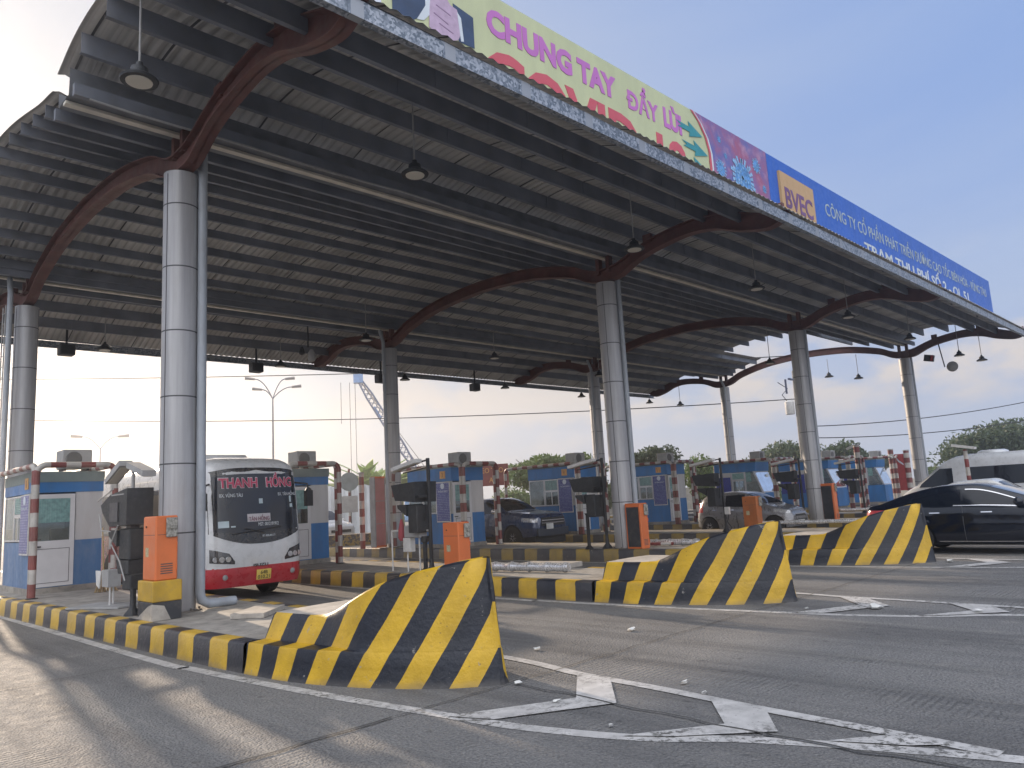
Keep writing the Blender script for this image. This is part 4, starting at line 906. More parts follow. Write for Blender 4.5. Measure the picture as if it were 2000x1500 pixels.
def gear(ox, label, n=0):
    x, y = ox, .45; t = tag(empty('lane_camera_stand', (x, y, .35)), label, 'camera stand', 'black camera and display stands on the islands')
    mb = MB(); mb.lathe((x, y, .35), [(.16, 0), (.15, .02), (.06, .14), (.045, .3)], 12); mb.cyl((x, y, .5), (x, y, 2.9), .045, 10); mb.build('pole', BLACK, t, True)
    mb = MB()  # upper hood: a deep visor box seen from behind
    mb.prism([(x-.32, y+.12, 1.92), (x-.32, y+.86, 1.98), (x-.32, y+1.0, 2.34), (x-.32, y+.1, 2.38)], (.62 if ox < 15 else .34, 0, 0)); mb.build('display_hood', DARKBOX, t)
    mb = MB(); mb.box((x-.24, y+.16, 1.24), (x+.2, y+.5, 1.86), .02); mb.prism([(x-.28, y+.5, 1.62), (x-.28, y+.82, 1.80), (x-.28, y+.84, 1.88), (x-.28, y+.5, 1.88)], (.5, 0, 0)); mb.build('camera_box', DARKBOX, t)
    mb = MB(); mb.box((x-.3, y+.1, 2.02), (x-.02, y+.0, 2.08)); mb.cyl((x-.02, y+.15, 1.5), (x-.02, y+.06, 2.2), .012, 6); mb.cyl((x+.0, y-.0, 2.7), (x-.02, y+.9, 2.62), .02, 6); mb.build('cable', BLACK, t)
    ll = tag(empty('lane_light', (x, y+.5, 2.8)), 'white tube light on the ' + label.replace(' rising', '').replace('camera stand', 'stand'), 'lane light', 'white lane lights on the stands')
    MB().obox((x-.15, y+.62, 2.78), (.2, .95, .085), Matrix.Rotation(R(-9), 3, 'X')).build('housing', WHITEM, ll); MB().obox((x-.15, y+.62, 2.728), (.14, .85, .012), Matrix.Rotation(R(-9), 3, 'X')).build('diffuser', LENS, ll); MB().cyl((x, y, 2.86), (x-.12, y+.4, 2.80), .02, 6).build('bracket', BLACK, ll)
    return t
t = tag(empty('lane_camera_stand', (-.55, .35, .35)), 'black camera stand left of the plinth cabinet, wide hood on a short foot', 'camera stand', 'black camera and display stands on the islands')
x, y = -.56, .35; mb = MB(); mb.lathe((x, y, .35), [(.14, 0), (.13, .02), (.05, .12), (.045, .42)], 12); mb.build('foot', BLACK, t, True)
mb = MB(); mb.box((x-.06, y-.02, .74), (x+.2, y+.36, 1.0), .02); mb.prism([(x-.08, y+.0, 1.0), (x-.08, y+.5, 1.0), (x-.08, y+.62, 1.22), (x-.08, y+.0, 1.22)], (.3, 0, 0)); mb.build('base_box', DARKBOX, t)
mb = MB(); mb.box((x-.06, y+.04, 1.22), (x+.22, y+.55, 1.74), .02); mb.prism([(x-.1, y+.55, 1.45), (x-.1, y+.95, 1.62), (x-.1, y+.98, 1.72), (x-.1, y+.55, 1.72)], (.3, 0, 0)); mb.build('camera_box', DARKBOX, t)
mb = MB(); mb.prism([(x-.14, y-.02, 1.80), (x-.14, y+.8, 1.78), (x-.14, y+1.2, 2.04), (x-.14, y+1.28, 2.16), (x-.14, y+.8, 2.32), (x-.14, y-.05, 2.40)], (.42, 0, 0)); mb.build('display_hood', DARKBOX, t)
mb = MB(); mb.box((x-.16, y+.35, 1.86), (x-.145, y+.75, 2.18)); mb.box((x-.02, y+.1, 1.74), (x+.12, y+.3, 1.8)); mb.build('display_back_plate', mat('charcoal_plate', (.05, .05, .06), .5), t)
mb = MB(); mb.tube([(x-.16, y+.3, 1.8), (x-.2, y+.5, 1.5), (x-.12, y+.3, 1.2), (x-.1, y+.1, .9)], .012, 6); mb.tube([(x-.15, y+1.3, 2.0), (x-.2, y+1.0, 1.72), (x-.12, y+.8, 1.7)], .012, 6); mb.box((x-.15, y+.1, 2.3), (x-.141, y+.7, 2.32)); mb.build('cable', GREYPL, t)
mb = MB(); mb.cyl((x-.12, y+1.5, 2.24), (x-.12, y+.7, 2.42), .012, 6); mb.cyl((x+.1, y+.4, 2.4), (x+.1, y+.4, 2.75), .03, 8); mb.build('bracket', GREYPL, t)
for dy, dx, rx, l_ in ((1.0, .05, 20, 'left white tube-shaped lane light by the far-left booth'), (.1, .12, -14, 'right white tube-shaped lane light half behind the big left column')):
    ll = tag(empty('lane_light', (x+dx, y+dy, 2.7)), l_, 'lane light', 'white lane lights on the stands'); MB().obox((x+dx, y+dy, 2.72), (.22, .80, .10), Matrix.Rotation(R(-rx), 3, 'X')).build('housing', GREYPL, ll); MB().obox((x+dx, y+dy, 2.66), (.15, .7, .012), Matrix.Rotation(R(-rx), 3, 'X')).build('diffuser', LENS, ll)
t = tag(empty('junction_box', (-.3, 2.2, .8)), 'open grey junction box on white legs by the first camera stand', 'junction box')
mb = MB(); mb.box((-.42, 2.05, .70), (-.2, 2.4, 1.0)); mb.build('case', GREYPL, t); MB().prism([(-.43, 2.42, .98), (-.43, 2.74, .98), (-.43, 2.68, .72), (-.43, 2.52, .66)], (.02, 0, 0)).build('lid', WHITEM, t); mb = MB(); mb.cyl((-.37, 2.1, .35), (-.37, 2.1, .7), .015, 6); mb.cyl((-.25, 2.3, .35), (-.25, 2.3, .7), .015, 6); mb.build('leg', WHITEM, t)
gear(5.75, 'black camera stand rising behind the nearest striped nose'); gear(12.1, 'black camera stand just left of the second front column'); gear(18.75, 'black camera stand in front of the hatchback rear'); gear(25.0, 'black camera stand left of the third front column'); gear(31.5, 'black camera stand in front of the booth behind the third column')
# bench-like rail stand with a control box and a red rag
t = tag(empty('control_stand', (5.75, 1.3, .35)), 'low white pipe stand with control box left of the second camera stand', 'control stand')
mb = MB()
for a in (1.95, 1.35, .9): mb.cyl((5.78, a, .35), (5.78, a, 1.28), .018, 8)
mb.cyl((5.78, 1.95, 1.28), (5.78, .55, 1.28), .02, 8); mb.build('frame', WHITEM, t); MB().box((5.7, 1.15, .80), (5.86, 1.42, 1.12), .01).build('control_box', WHITEM, t); MB().box((5.68, .75, 1.12), (5.9, 1.35, 1.40), .02).build('meter_box', GREYPL, t)
t = tag(empty('rag', (5.74, 1.45, 1.2)), 'red cloth rag hanging on the white pipe stand', 'rag'); MB().lathe((5.74, 1.5, 1.05), [(.05, 0), (.09, .08), (.08, .25), (.045, .42), (.02, .5)], 10).build('cloth', mat('red_cloth', (.40, .07, .09), .8, bump=.4), t, True)
t = tag(empty('short_post', (5.82, .68, .35)), 'short black post beside the second camera stand', 'post'); MB().lathe((5.82, .75, .35), [(.13, 0), (.12, .02), (.05, .1), (.05, .65), (.09, .68), (.09, .8)], 12).build('pole', BLACK, t, True)
t = tag(empty('short_post', (12.0, .95, .35)), 'short black post beside the third camera stand', 'post'); MB().lathe((11.9, .95, .35), [(.13, 0), (.12, .02), (.05, .1), (.05, .95), (.08, 1.0)], 12).build('pole', BLACK, t, True)
t = tag(empty('control_stand', (18.7, .1, .35)), 'small white control box with cables in front of the grey hatchback door', 'control stand'); MB().box((18.6, .2, .95), (18.7, .38, 1.2), .01).build('control_box', WHITEM, t); mb = MB(); mb.tube([(18.65, .25, .96), (18.6, .3, .7), (18.68, .2, .5), (18.6, .28, .35)], .018, 6); mb.tube([(18.65, -.02, .9), (18.62, -.08, .6), (18.66, -.02, .35)], .014, 6); mb.build('cable', BLACK, t)
# fallen barrier arms
SILV = mat('silver_arm', (.62, .62, .63), .3, .6, var=.3, scale=8, bump=.3)
def arm(p0, p1, r, label, foil=True, stripes=False):
    t = tag(empty('fallen_boom', ((p0[0]+p1[0])/2, (p0[1]+p1[1])/2, p0[2])), label, 'barrier arm', 'barrier arms lying on the islands')
    p0, p1 = Vector(p0), Vector(p1); n = 26; pts = []; rs = []
    for k in range(n+1): pts.append(p0+(p1-p0)*k/n+Vector((random.uniform(-.008, .008), 0, random.uniform(-.004, .004)))); rs.append(r*(1.18 if k % 5 == 0 else (1.0+random.uniform(-.08, .08))) if foil else r)
    MB().tube(pts, rs, 12).build('tube', REDW if stripes else SILV, t, True, 60)
    if foil:
        mb = MB()
        for k in range(0, n, 5): d = (p1-p0).normalized(); q = p0+(p1-p0)*k/n; mb.tube([q-d*.012, q+d*.012], r*1.25, 12)
        mb.build('binding', GREYPL, t)
arm((6.3, -.55, .46), (6.55, -2.9, .46), .085, 'foil-wrapped barrier arm lying behind the nearest striped nose'); arm((6.72, -.7, .42), (6.9, -2.4, .42), .06, 'second silver arm lying just behind the foil-wrapped one')
arm((12.9, .2, .45), (13.1, -1.9, .45), .08, 'foil-wrapped arm lying on the third island'); arm((12.6, -.0, .42), (12.9, -1.2, .42), .045, 'short red and white arm piece by the third cabinet', False, True)
arm((19.0, -.3, .62), (19.7, -4.2, .60), .06, 'silver arm lying across the fourth island in front of the hatchback'); arm((26.0, -.6, .72), (26.8, -3.2, .70), .05, 'silver arm sticking out towards the black sedan', False)
# slabs, covers, broom, litter
def slabthing(P, z, h, label, m=CONCL, name='cover_slab'):
    mb = MB(); mb.prism([(a, b_, z) for a, b_ in P], (0, 0, h)); o = mb.build(name, m); tag(o, label, 'cover slab', 'loose cover slabs on the islands')
slabthing([(.02, -1.95), (.35, -2.35), (1.0, -1.75), (.72, -1.35)], .352, .07, 'pale loose slab at the foot of the nearest nose'); slabthing([(-.95, 2.6), (-.4, 1.55), (.2, 1.7), (-.3, 2.9)], .352, .03, 'thin plate lying before the far-left booth', GREYPL)
slabthing([(7.0, -1.0), (7.2, -2.3), (7.8, -2.2), (7.6, -.9)], .352, .1, 'slab lying behind the foil-wrapped arm'); slabthing([(13.4, -.6), (13.6, -2.4), (14.0, -2.3), (13.8, -.5)], .352, .08, 'slab lying on the third island by the column')
t = tag(empty('broom', (.55, 5.6, .35)), 'straw broom leaning against the far-left booth', 'broom'); MB().cyl((.62, 5.75, .75), (.62, 5.9, 1.75), .014, 8).build('handle', mat('bamboo', (.35, .25, .12), .7), t)
mb = MB()
for k in range(40):
    a = random.uniform(-.24, .24); mb.cyl((.62+random.uniform(-.02, .02), 5.75, .78), (.6+a, 5.55+random.uniform(-.1, .1), .352), .009, 4)
mb.build('bristles', mat('straw', (.30, .22, .12), .9, bump=.4), t)
LIT = mat('litter_white', (.6, .6, .58), .7, bump=.3)
def litter(x, y, s, label, z=.020, m=LIT):
    s *= .72
    mb = MB(); r_ = random.Random(int(x*97+y*13)); n = 7; top = [(x+s*math.cos(6.28*k/n)*r_.uniform(.5, 1), y+s*.6*math.sin(6.28*k/n)*r_.uniform(.5, 1), z+s*r_.uniform(.02, .35)) for k in range(n)]
    mb.add([(x, y, z+s*.3)]+top, [(0, 1+k, 1+(k+1) % n) for k in range(n)]); mb.add([(a, b_, z-.002) for a, b_, c_ in top], [tuple(range(n))]); o = mb.build('litter', m); tag(o, label, 'litter', 'scraps of litter on the road')
for x, y, s, l_ in [(.25, -8.15, .08, 'crumpled clear cup near the chevron bar below the nearest nose'), (.56, -7.35, .09, 'scrap at the tip of the nearest striped nose'), (1.9, -6.35, .10, 'white scrap right of the nearest nose, beside the white line'), (3.5, -6.6, .14, 'long white scrap on the slab joint in the lane'), (1.42, -8.75, .09, 'white scrap right of the chevron corner'), (1.2, -9.1, .07, 'small blue-white scrap on the white line'), (-.05, -9.0, .05, 'tiny scrap inside the nearest chevron triangle'), (6.55, -8.75, .22, 'torn white paper beyond the second nose'), (6.7, -10.0, .18, 'dark and white scrap at the far right chevron'), (6.1, -7.9, .08, 'small scrap by the second nose tip'), (13.3, -7.9, .2, 'scraps at the foot of the third nose')]: litter(x, y, s, l_)

#@@VEHICLES
# ------------------------------------------------------------------ vehicles
def wheel(parent, x, y, r, w, side, spokes=5):
    t = MB(); t.lathe((x, y, r), [(r*.64, -w/2), (r*.9, -w/2), (r, -w/2+.03), (r, w/2-.03), (r*.9, w/2), (r*.64, w/2)], 30, 'x'); wo = t.build('wheel', RUBBER, parent, True, 40, True)
    m = MB(); xo = x+side*(w/2-.035); m.lathe((xo, y, r), [(r*.66, -.03), (r*.66, .03), (r*.60, .035), (r*.58, 0)], 28, 'x'); m.lathe((xo+side*.01, y, r), [(.07, -.02), (.06, .03)], 12, 'x')
    for k in range(spokes*2):
        a = 2*math.pi*k/(spokes*2)+(.09 if k % 2 else -.09); d = Vector((0, math.cos(a), math.sin(a))); m.tube([Vector((xo+side*.015, y, r))+d*.05, Vector((xo+side*.01, y, r))+d*r*.62], [.03, .022], 6)
    m.build('rim', RIM, wo, True, 40, True)
    b = MB(); b.lathe((xo-side*.04, y, r), [(r*.6, -.01), (r*.6, .01)], 24, 'x'); b.build('brake_disc', BLACK, wo, False, 40, True)
class Car:
    def __init__(s, name, label, cat, loc, flip, Ln, Wd, top, belt, paint, wy, wr, roofw, sill=.26, nosew=.78, tailw=.86, hs=1, group=None):
        s.root = tag(empty(name, loc, math.pi if flip else 0), label, cat, group); s.L = Ln; s.W = Wd; s.zt = cs(*top); s.zb = cs(*belt); s.wy = wy; s.wr = wr; s.sill = sill
        s.rw = interp(*roofw); s.hw = cs([0, .06, .2, .55, 1.1, Ln-1.0, Ln-.45, Ln-.15, Ln], [nosew*.9, nosew, .90, .97, 1, 1, .96, tailw+.03, tailw*.93]); s.paint = paint
        S = sorted(set(list(np.linspace(0, .3, 9))+list(np.arange(.3, Ln-.3, .05))+list(np.linspace(Ln-.3, Ln, 9))+[w+d for w in wy for d in (-wr*1.13, wr*1.13)]))
        rows = [s.section(q) for q in S]; mb = MB(); mb.grid([[(x, q-Ln/2, z) for x, z in r_] for q, r_ in zip(S, rows)])
        mb.grid([[(-x, q-Ln/2, z) for x, z in r_] for q, r_ in zip(S, rows)], flip=True)
        for q, r_, fl in ((S[0], rows[0], 0), (S[-1], rows[-1], 1)):
            P = [[(x, q-Ln/2, z), (-x, q-Ln/2, z)] for x, z in r_]; mb.grid(P, flip=not fl)
        mb.build('body', paint, s.root, True, 50, True)
        ub = MB(); ub.box((-Wd/2+.2, -Ln/2+.12, .20), (Wd/2-.2, Ln/2-.12, min(s.zb(.5), s.zb(Ln-.5))-.12)); ub.build('underbody', BLACK, s.root, local=True)
        for w in wy:
            for sd_ in (-1, 1): wheel(s.root, sd_*(Wd/2-.13), w-Ln/2, wr, .22, sd_)
    def section(s, q):
        hw = s.hw(q)*s.W/2; zt = s.zt(q); zb = min(s.zb(q), zt-.05); zl = s.sill+.06*max(0, 1-q/.4)+.1*max(0, 1-(s.L-q)/.5)
        for w in s.wy:
            d = abs(q-w); ra = s.wr*1.13
            if d < ra: zl = max(zl, s.wr+math.sqrt(ra*ra-d*d)*.98)
        zl = min(zl, zb-.06); out = []
        for k in range(12):
            t = k/11; z = zl+(zb-zl)*t; zz = (z-s.sill)/(max(.1, s.zb(q)-s.sill)); bulge = 1-.10*abs(zz-.55)**2*2.2-.012*(1 if .60 < zz < .66 else 0); out.append((hw*bulge, z))
        xr = hw*s.rw(q); ze = zb+(zt-zb)*.86; xb = out[-1][0]
        for k in range(1, 8): t = k/7; out.append((xb+(xr-xb)*(t*.85+.15*t*t) if zt-zb > .2 else xb+(xr-xb)*t, zb+(ze-zb)*(1-(1-t)**1.2)))
        for k in range(1, 9): t = k/8; a = t*math.pi/2; out.append((xr*math.cos(a)**.8 if k < 8 else 0, ze+(zt-ze)*math.sin(a)**.75))
        return out
    def side(s, q, z):
        r_ = s.section(q)[:20]; zs_ = [a[1] for a in r_]; return float(np.interp(z, zs_, [a[0] for a in r_]))
    def topz(s, q, x):
        r_ = s.section(q)[18:]; return float(np.interp(abs(x), [a[0] for a in r_][::-1], [a[1] for a in r_][::-1]))
    def patch(s, name, m, q0, q1, lo, hi, off=.006, sides=(-1, 1), n=14, parent=None, k=6, label=None):
        for sd_ in sides:
            P = []
            for i in range(n+1):
                q = q0+(q1-q0)*i/n; a, b_ = (lo(q) if callable(lo) else lo), (hi(q) if callable(hi) else hi); P.append([(sd_*(s.side(q, a+(b_-a)*j/k)+off), q-s.L/2, a+(b_-a)*j/k) for j in range(k+1)])
            mb = MB(); mb.grid(P, flip=(sd_ < 0)); mb.build(name, m, parent or s.root, True, 60, True)
    def top(s, name, m, q0, q1, w0, w1, off=.008, n=12):
        P = []
        for i in range(n+1):
            q = q0+(q1-q0)*i/n; w = (w0+(w1-w0)*i/n)*s.W/2; P.append([(x, q-s.L/2, s.topz(q, x)+off) for x in np.linspace(-w, w, 13)])
        MB().grid(P).build(name, m, s.root, True, 60, True)
    def box(s, name, m, a, b_, bev=0, parent=None): return MB().box((a[0], a[1]-s.L/2, a[2]), (b_[0], b_[1]-s.L/2, b_[2]), bev).build(name, m, parent or s.root, bool(bev), 40, True)
    def mirror(s, q, z, m):
        for sd_ in (-1, 1):
            x = s.side(q, z); MB().lathe((sd_*(x+.13), q-s.L/2, z+.06), [(.02, -.1), (.09, -.07), (.11, 0), (.08, .06), (.02, .09)], 12, 'y').build('mirror', m, s.root, True, 60, True)
HL = mat('headlamp', (.45, .46, .48), .12, .3, var=.4, scale=20, bump=0, coat=1); TL = mat('tail_lamp', (.45, .015, .02), .2, var=.3, bump=0, coat=1); PLW = mat('plate_white', (.62, .62, .6), .5, bump=0); PLY = mat('plate_yellow', (.75, .55, .12), .5, bump=0); PLT = mat('plate_text', (.03, .03, .03), .6, bump=0)
# grey hatchback ---------------------------------------------------
GP = carpaint('grey_metallic', (.20, .20, .21), .35); Ln = 3.9; k_ = Ln/4.45
c = Car('hatchback', 'dark grey hatchback waiting behind the rust-orange barrier cabinet', 'car', (22.6, 1.47, 0), False, Ln, 1.86,
  ([q*k_ for q in (0, .12, .5, 1.05, 1.55, 2.05, 2.8, 3.5, 4.0, 4.3, 4.45)], [.72, .90, 1.03, 1.17, 1.42, 1.63, 1.70, 1.66, 1.57, 1.28, 1.0]), ([q*k_ for q in (0, .3, 1, 2, 3.4, 4.1, 4.45)], [.62, .82, 1.0, 1.07, 1.13, 1.16, .9]), GP, [.62, 3.32], .365, ([q*k_ for q in (0, 1.1, 1.8, 4.0, 4.45)], [.86, .86, .74, .74, .86]))
up_ = lambda q: min(c.zt(q)-.13, 1.56)
c.patch('window', GLASS, 1.14, 1.74, lambda q: c.zb(q)+.02, lambda q: max(c.zb(q)+.03, min(c.zt(q)-.15, 1.55))); c.patch('window', GLASS, 1.79, 2.57, lambda q: c.zb(q)+.02, lambda q: 1.56-.02*(q-1.7)); c.patch('window', GLASS, 2.62, 3.35, lambda q: c.zb(q)+.02+.16*max(0, (q-3.05)/.3), lambda q: 1.54-.22*max(0, (q-3.05)/.3)**2)
c.top('windshield', GLASS, 0.98, 1.72, .80, .68); c.top('rear_window', GLASS, 3.52, 3.76, .66, .68)
c.patch('headlight', HL, .08, .62, lambda q: .80+.10*q, lambda q: .90+.17*q); c.patch('taillight', TL, 3.58, 3.86, .92, 1.28); c.patch('fog_lamp', HL, .06, .26, .42, .58)
c.box('grille', BLACK, (-.5, -.012, .36), (.5, .0, .58)); c.box('grille', BLACK, (-.4, -.01, .68), (.4, .0, .76)); c.box('chrome_strip', CHROME, (-.38, -.018, .75), (.38, -.01, .775)); c.box('number_plate', PLW, (-.25, -.03, .43), (.25, -.012, .54)); c.mirror(1.28, 1.12, GP)
for q in (1.76, 2.6): c.patch('door_seam', BLACK, q, q+.012, .3, lambda k: c.zb(k), .003)
for q in (2.2, 2.95): c.patch('door_handle', CHROME, q, q+.2, .98, 1.01, .02)
c.top('antenna', BLACK, 3.25, 3.35, .02, .02, .05)
# black sedan ---------------------------------------------------
BP = mat('black_paint', (.003, .006, .014), .12, 0, var=.05, bump=0, coat=0, spec=.6); Ln = 5.3
c = Car('sedan', 'glossy black sedan filling the right edge behind the third striped nose', 'car', (16.15, -8.15, 0), False, Ln, 2.0,
  ([0, .12, .5, 1.2, 1.75, 2.5, 3.0, 3.7, 4.4, 4.9, 5.2, 5.3], [.72, .88, 1.0, 1.12, 1.32, 1.58, 1.63, 1.59, 1.40, 1.22, 1.15, 1.0]), ([0, .3, 1.2, 2.5, 4, 5, 5.3], [.62, .84, 1.02, 1.12, 1.13, 1.10, .92]), BP, [1.0, 4.08], .365, ([0, 1.3, 2.3, 3.9, 5.3], [.88, .86, .70, .70, .88]))
c.patch('window', GLASS, 1.75, 2.98, lambda q: c.zb(q)+.01, lambda q: max(c.zb(q)+.03, min(c.zt(q)-.12, 1.54))); c.patch('window', GLASS, 3.05, 4.35, lambda q: c.zb(q)+.01, lambda q: max(c.zb(q)+.02, min(c.zt(q)-.13, 1.52)))
c.top('windshield', mat('windshield_sky', (.05, .06, .07), .05, bump=0, spec=1, coat=1), 1.3, 2.42, .80, .66); c.top('rear_window', GLASS, 3.75, 4.6, .64, .74)
c.patch('chrome_strip', CHROME, 1.85, 3.2, lambda q: c.zb(q)-.012, lambda q: c.zb(q)+.012, .012); c.patch('chrome_strip', CHROME, 1.9, 2.95, lambda q: min(c.zt(q)-.13, 1.53)-.012, lambda q: min(c.zt(q)-.13, 1.53)+.010, .014)
c.patch('taillight', TL, 4.72, 5.27, .93, 1.06); c.patch('headlight', HL, .1, .7, .72, .88); c.patch('sill_strip', CHROME, 1.5, 3.6, .285, .30, .006)
for q in (2.25, 3.35): c.patch('door_handle', CHROME, q+.15, q+.38, .955, .98, .03)
for q in (3.01,): c.patch('door_seam', SEAM, q, q+.012, .3, lambda k: c.zb(k), .003)
c.mirror(1.85, 1.12, BP)
# dark blue pickup ---------------------------------------------------
PP = carpaint('dark_blue_paint', (.012, .035, .10), .2); Ln = 6.1
c = Car('pickup_truck', 'dark blue pickup truck between the third and fourth booths', 'pickup truck', (16.15, 9.2, 0), False, Ln, 2.05,
  ([0, .1, .35, .9, 1.55, 1.95, 2.55, 3.1, 3.7, 4.0, 4.15, 6.0, 6.1], [1.10, 1.25, 1.31, 1.37, 1.44, 1.68, 1.93, 1.96, 1.92, 1.75, 1.3, 1.28, 1.25]), ([0, .3, 1.5, 3, 6.1], [.95, 1.15, 1.30, 1.34, 1.24]), PP, [1.15, 4.85], .44, ([0, 1.5, 2.4, 4.0, 4.3, 6.1], [.86, .84, .74, .74, .95, .95]), sill=.45)
c.patch('window', GLASS, 1.95, 2.9, lambda q: c.zb(q)+.02, lambda q: max(c.zb(q)+.04, min(c.zt(q)-.13, 1.82))); c.patch('window', GLASS, 2.98, 3.85, lambda q: c.zb(q)+.02, lambda q: min(c.zt(q)-.14, 1.82)); c.top('windshield', GLASS, 1.6, 2.45, .80, .70)
c.patch('headlight', HL, .06, .62, lambda q: .98+.05*q, lambda q: 1.12+.07*q); c.box('grille', BLACK, (-.62, -.02, .84), (.62, .0, 1.14)); c.box('chrome_strip', CHROME, (-.60, -.035, .93), (.60, -.02, .96)); c.box('chrome_strip', CHROME, (-.60, -.035, 1.03), (.60, -.02, 1.06)); c.box('bumper', mat('bumper_grey', (.03, .04, .06), .5), (-.85, -.06, .46), (.85, .06, .76), .03)
pl = c.box('number_plate', PLW, (-.42, -.08, .72), (-.05, -.062, .92)); c.mirror(2.0, 1.38, CHROME)
for q in (2.93,): c.patch('door_seam', SEAM, q, q+.012, .5, lambda k: c.zb(k), .003)
for q in (2.6, 3.5): c.patch('door_handle', CHROME, q, q+.2, 1.16, 1.19, .02)
c.patch('running_board', BLACK, 1.8, 4.1, .45, .50, .06)
# white cars beyond the booths
WP = carpaint('white_paint', (.62, .62, .61), 0); SP = carpaint('silver_paint', (.40, .42, .45), .4)
def simple_car(name, label, loc, flip, paint, Ln=4.9, h=1.8):
    k = h/1.75
    c = Car(name, label, 'car', loc, flip, Ln, 2.0, ([0, .1, .5, 1.1, 1.6, 2.1, 3.0, Ln-.7, Ln-.2, Ln], [.8*k, .98*k, 1.08*k, 1.18*k, 1.45*k, 1.68*k, 1.75*k, 1.70*k, 1.35*k, 1.0*k]), ([0, .3, 1.2, 2.5, Ln], [.7*k, .92*k, 1.08*k, 1.14*k, 1.12*k]), paint, [1.0, Ln-1.0], .37, ([0, 1.3, 2.1, Ln-.5, Ln], [.88, .86, .74, .74, .86]))
    c.patch('window', GLASS, 1.5, 2.5, lambda q: c.zb(q)+.01, lambda q: max(c.zb(q)+.03, min(c.zt(q)-.13, 1.62*k))); c.patch('window', GLASS, 2.57, Ln-.6, lambda q: c.zb(q)+.01, lambda q: min(c.zt(q)-.13, 1.60*k)); c.top('windshield', GLASS, 1.2, 2.05, .8, .68); c.top('rear_window', GLASS, Ln-.6, Ln-.25, .66, .7)
    c.patch('headlight', HL, .08, .55, .78*k, .93*k); c.patch('taillight', TL, Ln-.35, Ln-.04, .95*k, 1.15*k); c.box('grille', BLACK, (-.55, -.012, .68*k), (.55, .0, .80*k)); c.box('lower_grille', BLACK, (-.6, -.012, .40), (.6, .0, .52)); c.mirror(1.5, 1.12*k, paint)
    return c
simple_car('white_car', 'white hatchback seen just above the black sedan roof, spoiler at right', (23.2, -5.6, 0), True, WP, 4.0, 1.68)
simple_car('white_suv', 'white people carrier driving up behind the booth right of the bus', (15.2, 21.6, 0), False, WP, 5.0, 1.95)
simple_car('silver_van', 'silver family car queueing behind the round sign', (26.0, 35.5, 0), False, SP, 5.0, 1.95)
# white van heading the other way ---------------------------------------------------
def ringbody(name, m, root, Ln, Wd, levels, inset, y0f, y1f, npt=72, pw=5.0, smoothang=50, bits=None):
    P = []
    for z in levels:
        ya, yb, w = y0f(z), y1f(z), Wd/2*inset(z); row = []
        for k in range(npt+1):
            t = 2*math.pi*k/npt; ct, st = math.cos(t), math.sin(t); row.append(((abs(ct)**(2/pw))*(1 if ct > 0 else -1)*w, (ya+yb)/2+(abs(st)**(2/pw))*(1 if st > 0 else -1)*(yb-ya)/2, z))
        P.append(row)
    mb = MB(); mb.grid(P); mb.add(P[-1][:-1], [tuple(range(npt))]); mb.add(P[0][:-1], [tuple(range(npt-1, -1, -1))]); return mb.build(name, m, root, True, smoothang, True)
vx, vy = 29.3, -5.2; t = tag(empty('van', (vx, vy, 0), math.pi), 'white high-roof van with dark side glass behind the black sedan', 'van')
VP = carpaint('van_white', (.55, .57, .60), 0); Ln = 6.6
zl = [.35, .45, .7, 1.0, 1.3, 1.5, 1.7, 1.9, 2.1, 2.25, 2.38, 2.48, 2.56, 2.61, 2.63]
y0f = interp([.3, .7, 1.15, 1.45, 2.35, 2.55, 2.65], [-3.25, -3.3, -3.1, -2.5, -1.35, -.95, -.3]); y1f = interp([.3, 2.4, 2.65], [3.3, 3.25, 2.9]); ins = interp([.3, .5, 1.2, 1.5, 2.3, 2.5, 2.63], [.97, 1, 1, .98, .93, .87, .6])
ringbody('body', VP, t, Ln, 2.25, zl, ins, y0f, y1f, pw=7)
def vside(sd_, y0, y1, za, zb_, name, m, slant=0):
    P = []
    for i in range(9):
        y = y0+(y1-y0)*i/8; P.append([])
        for j in range(6): z = za+(zb_-za)*j/5; P[-1].append((sd_*(1.125*ins(z)+.012), max(y, y0f(z)+.25), z))
    MB().grid(P, flip=sd_ < 0).build(name, m, t, True, 60, True)
for sd_ in (-1, 1): vside(sd_, -2.2, -.95, 1.42, 2.12, 'window', GLASS); vside(sd_, -.45, 3.0, 1.42, 2.12, 'window', GLASS)
MB().grid([[(x, y0f(z)-.02+abs(x)**3*.15, z) for x in np.linspace(-.92, .92, 9)] for z in np.linspace(1.45, 2.2, 8)], flip=True).build('windshield', GLASS, t, True, 60, True)
for y in (-2.2, 2.2):
    for sd_ in (-1, 1): wheel(t, sd_*.98, y, .37, .24, sd_)
MB().lathe((0, .3, 2.62), [(.55, 0), (.52, .08), (.4, .13), (.1, .14)], 20).build('roof_vent', VP, t, True, 60, True)
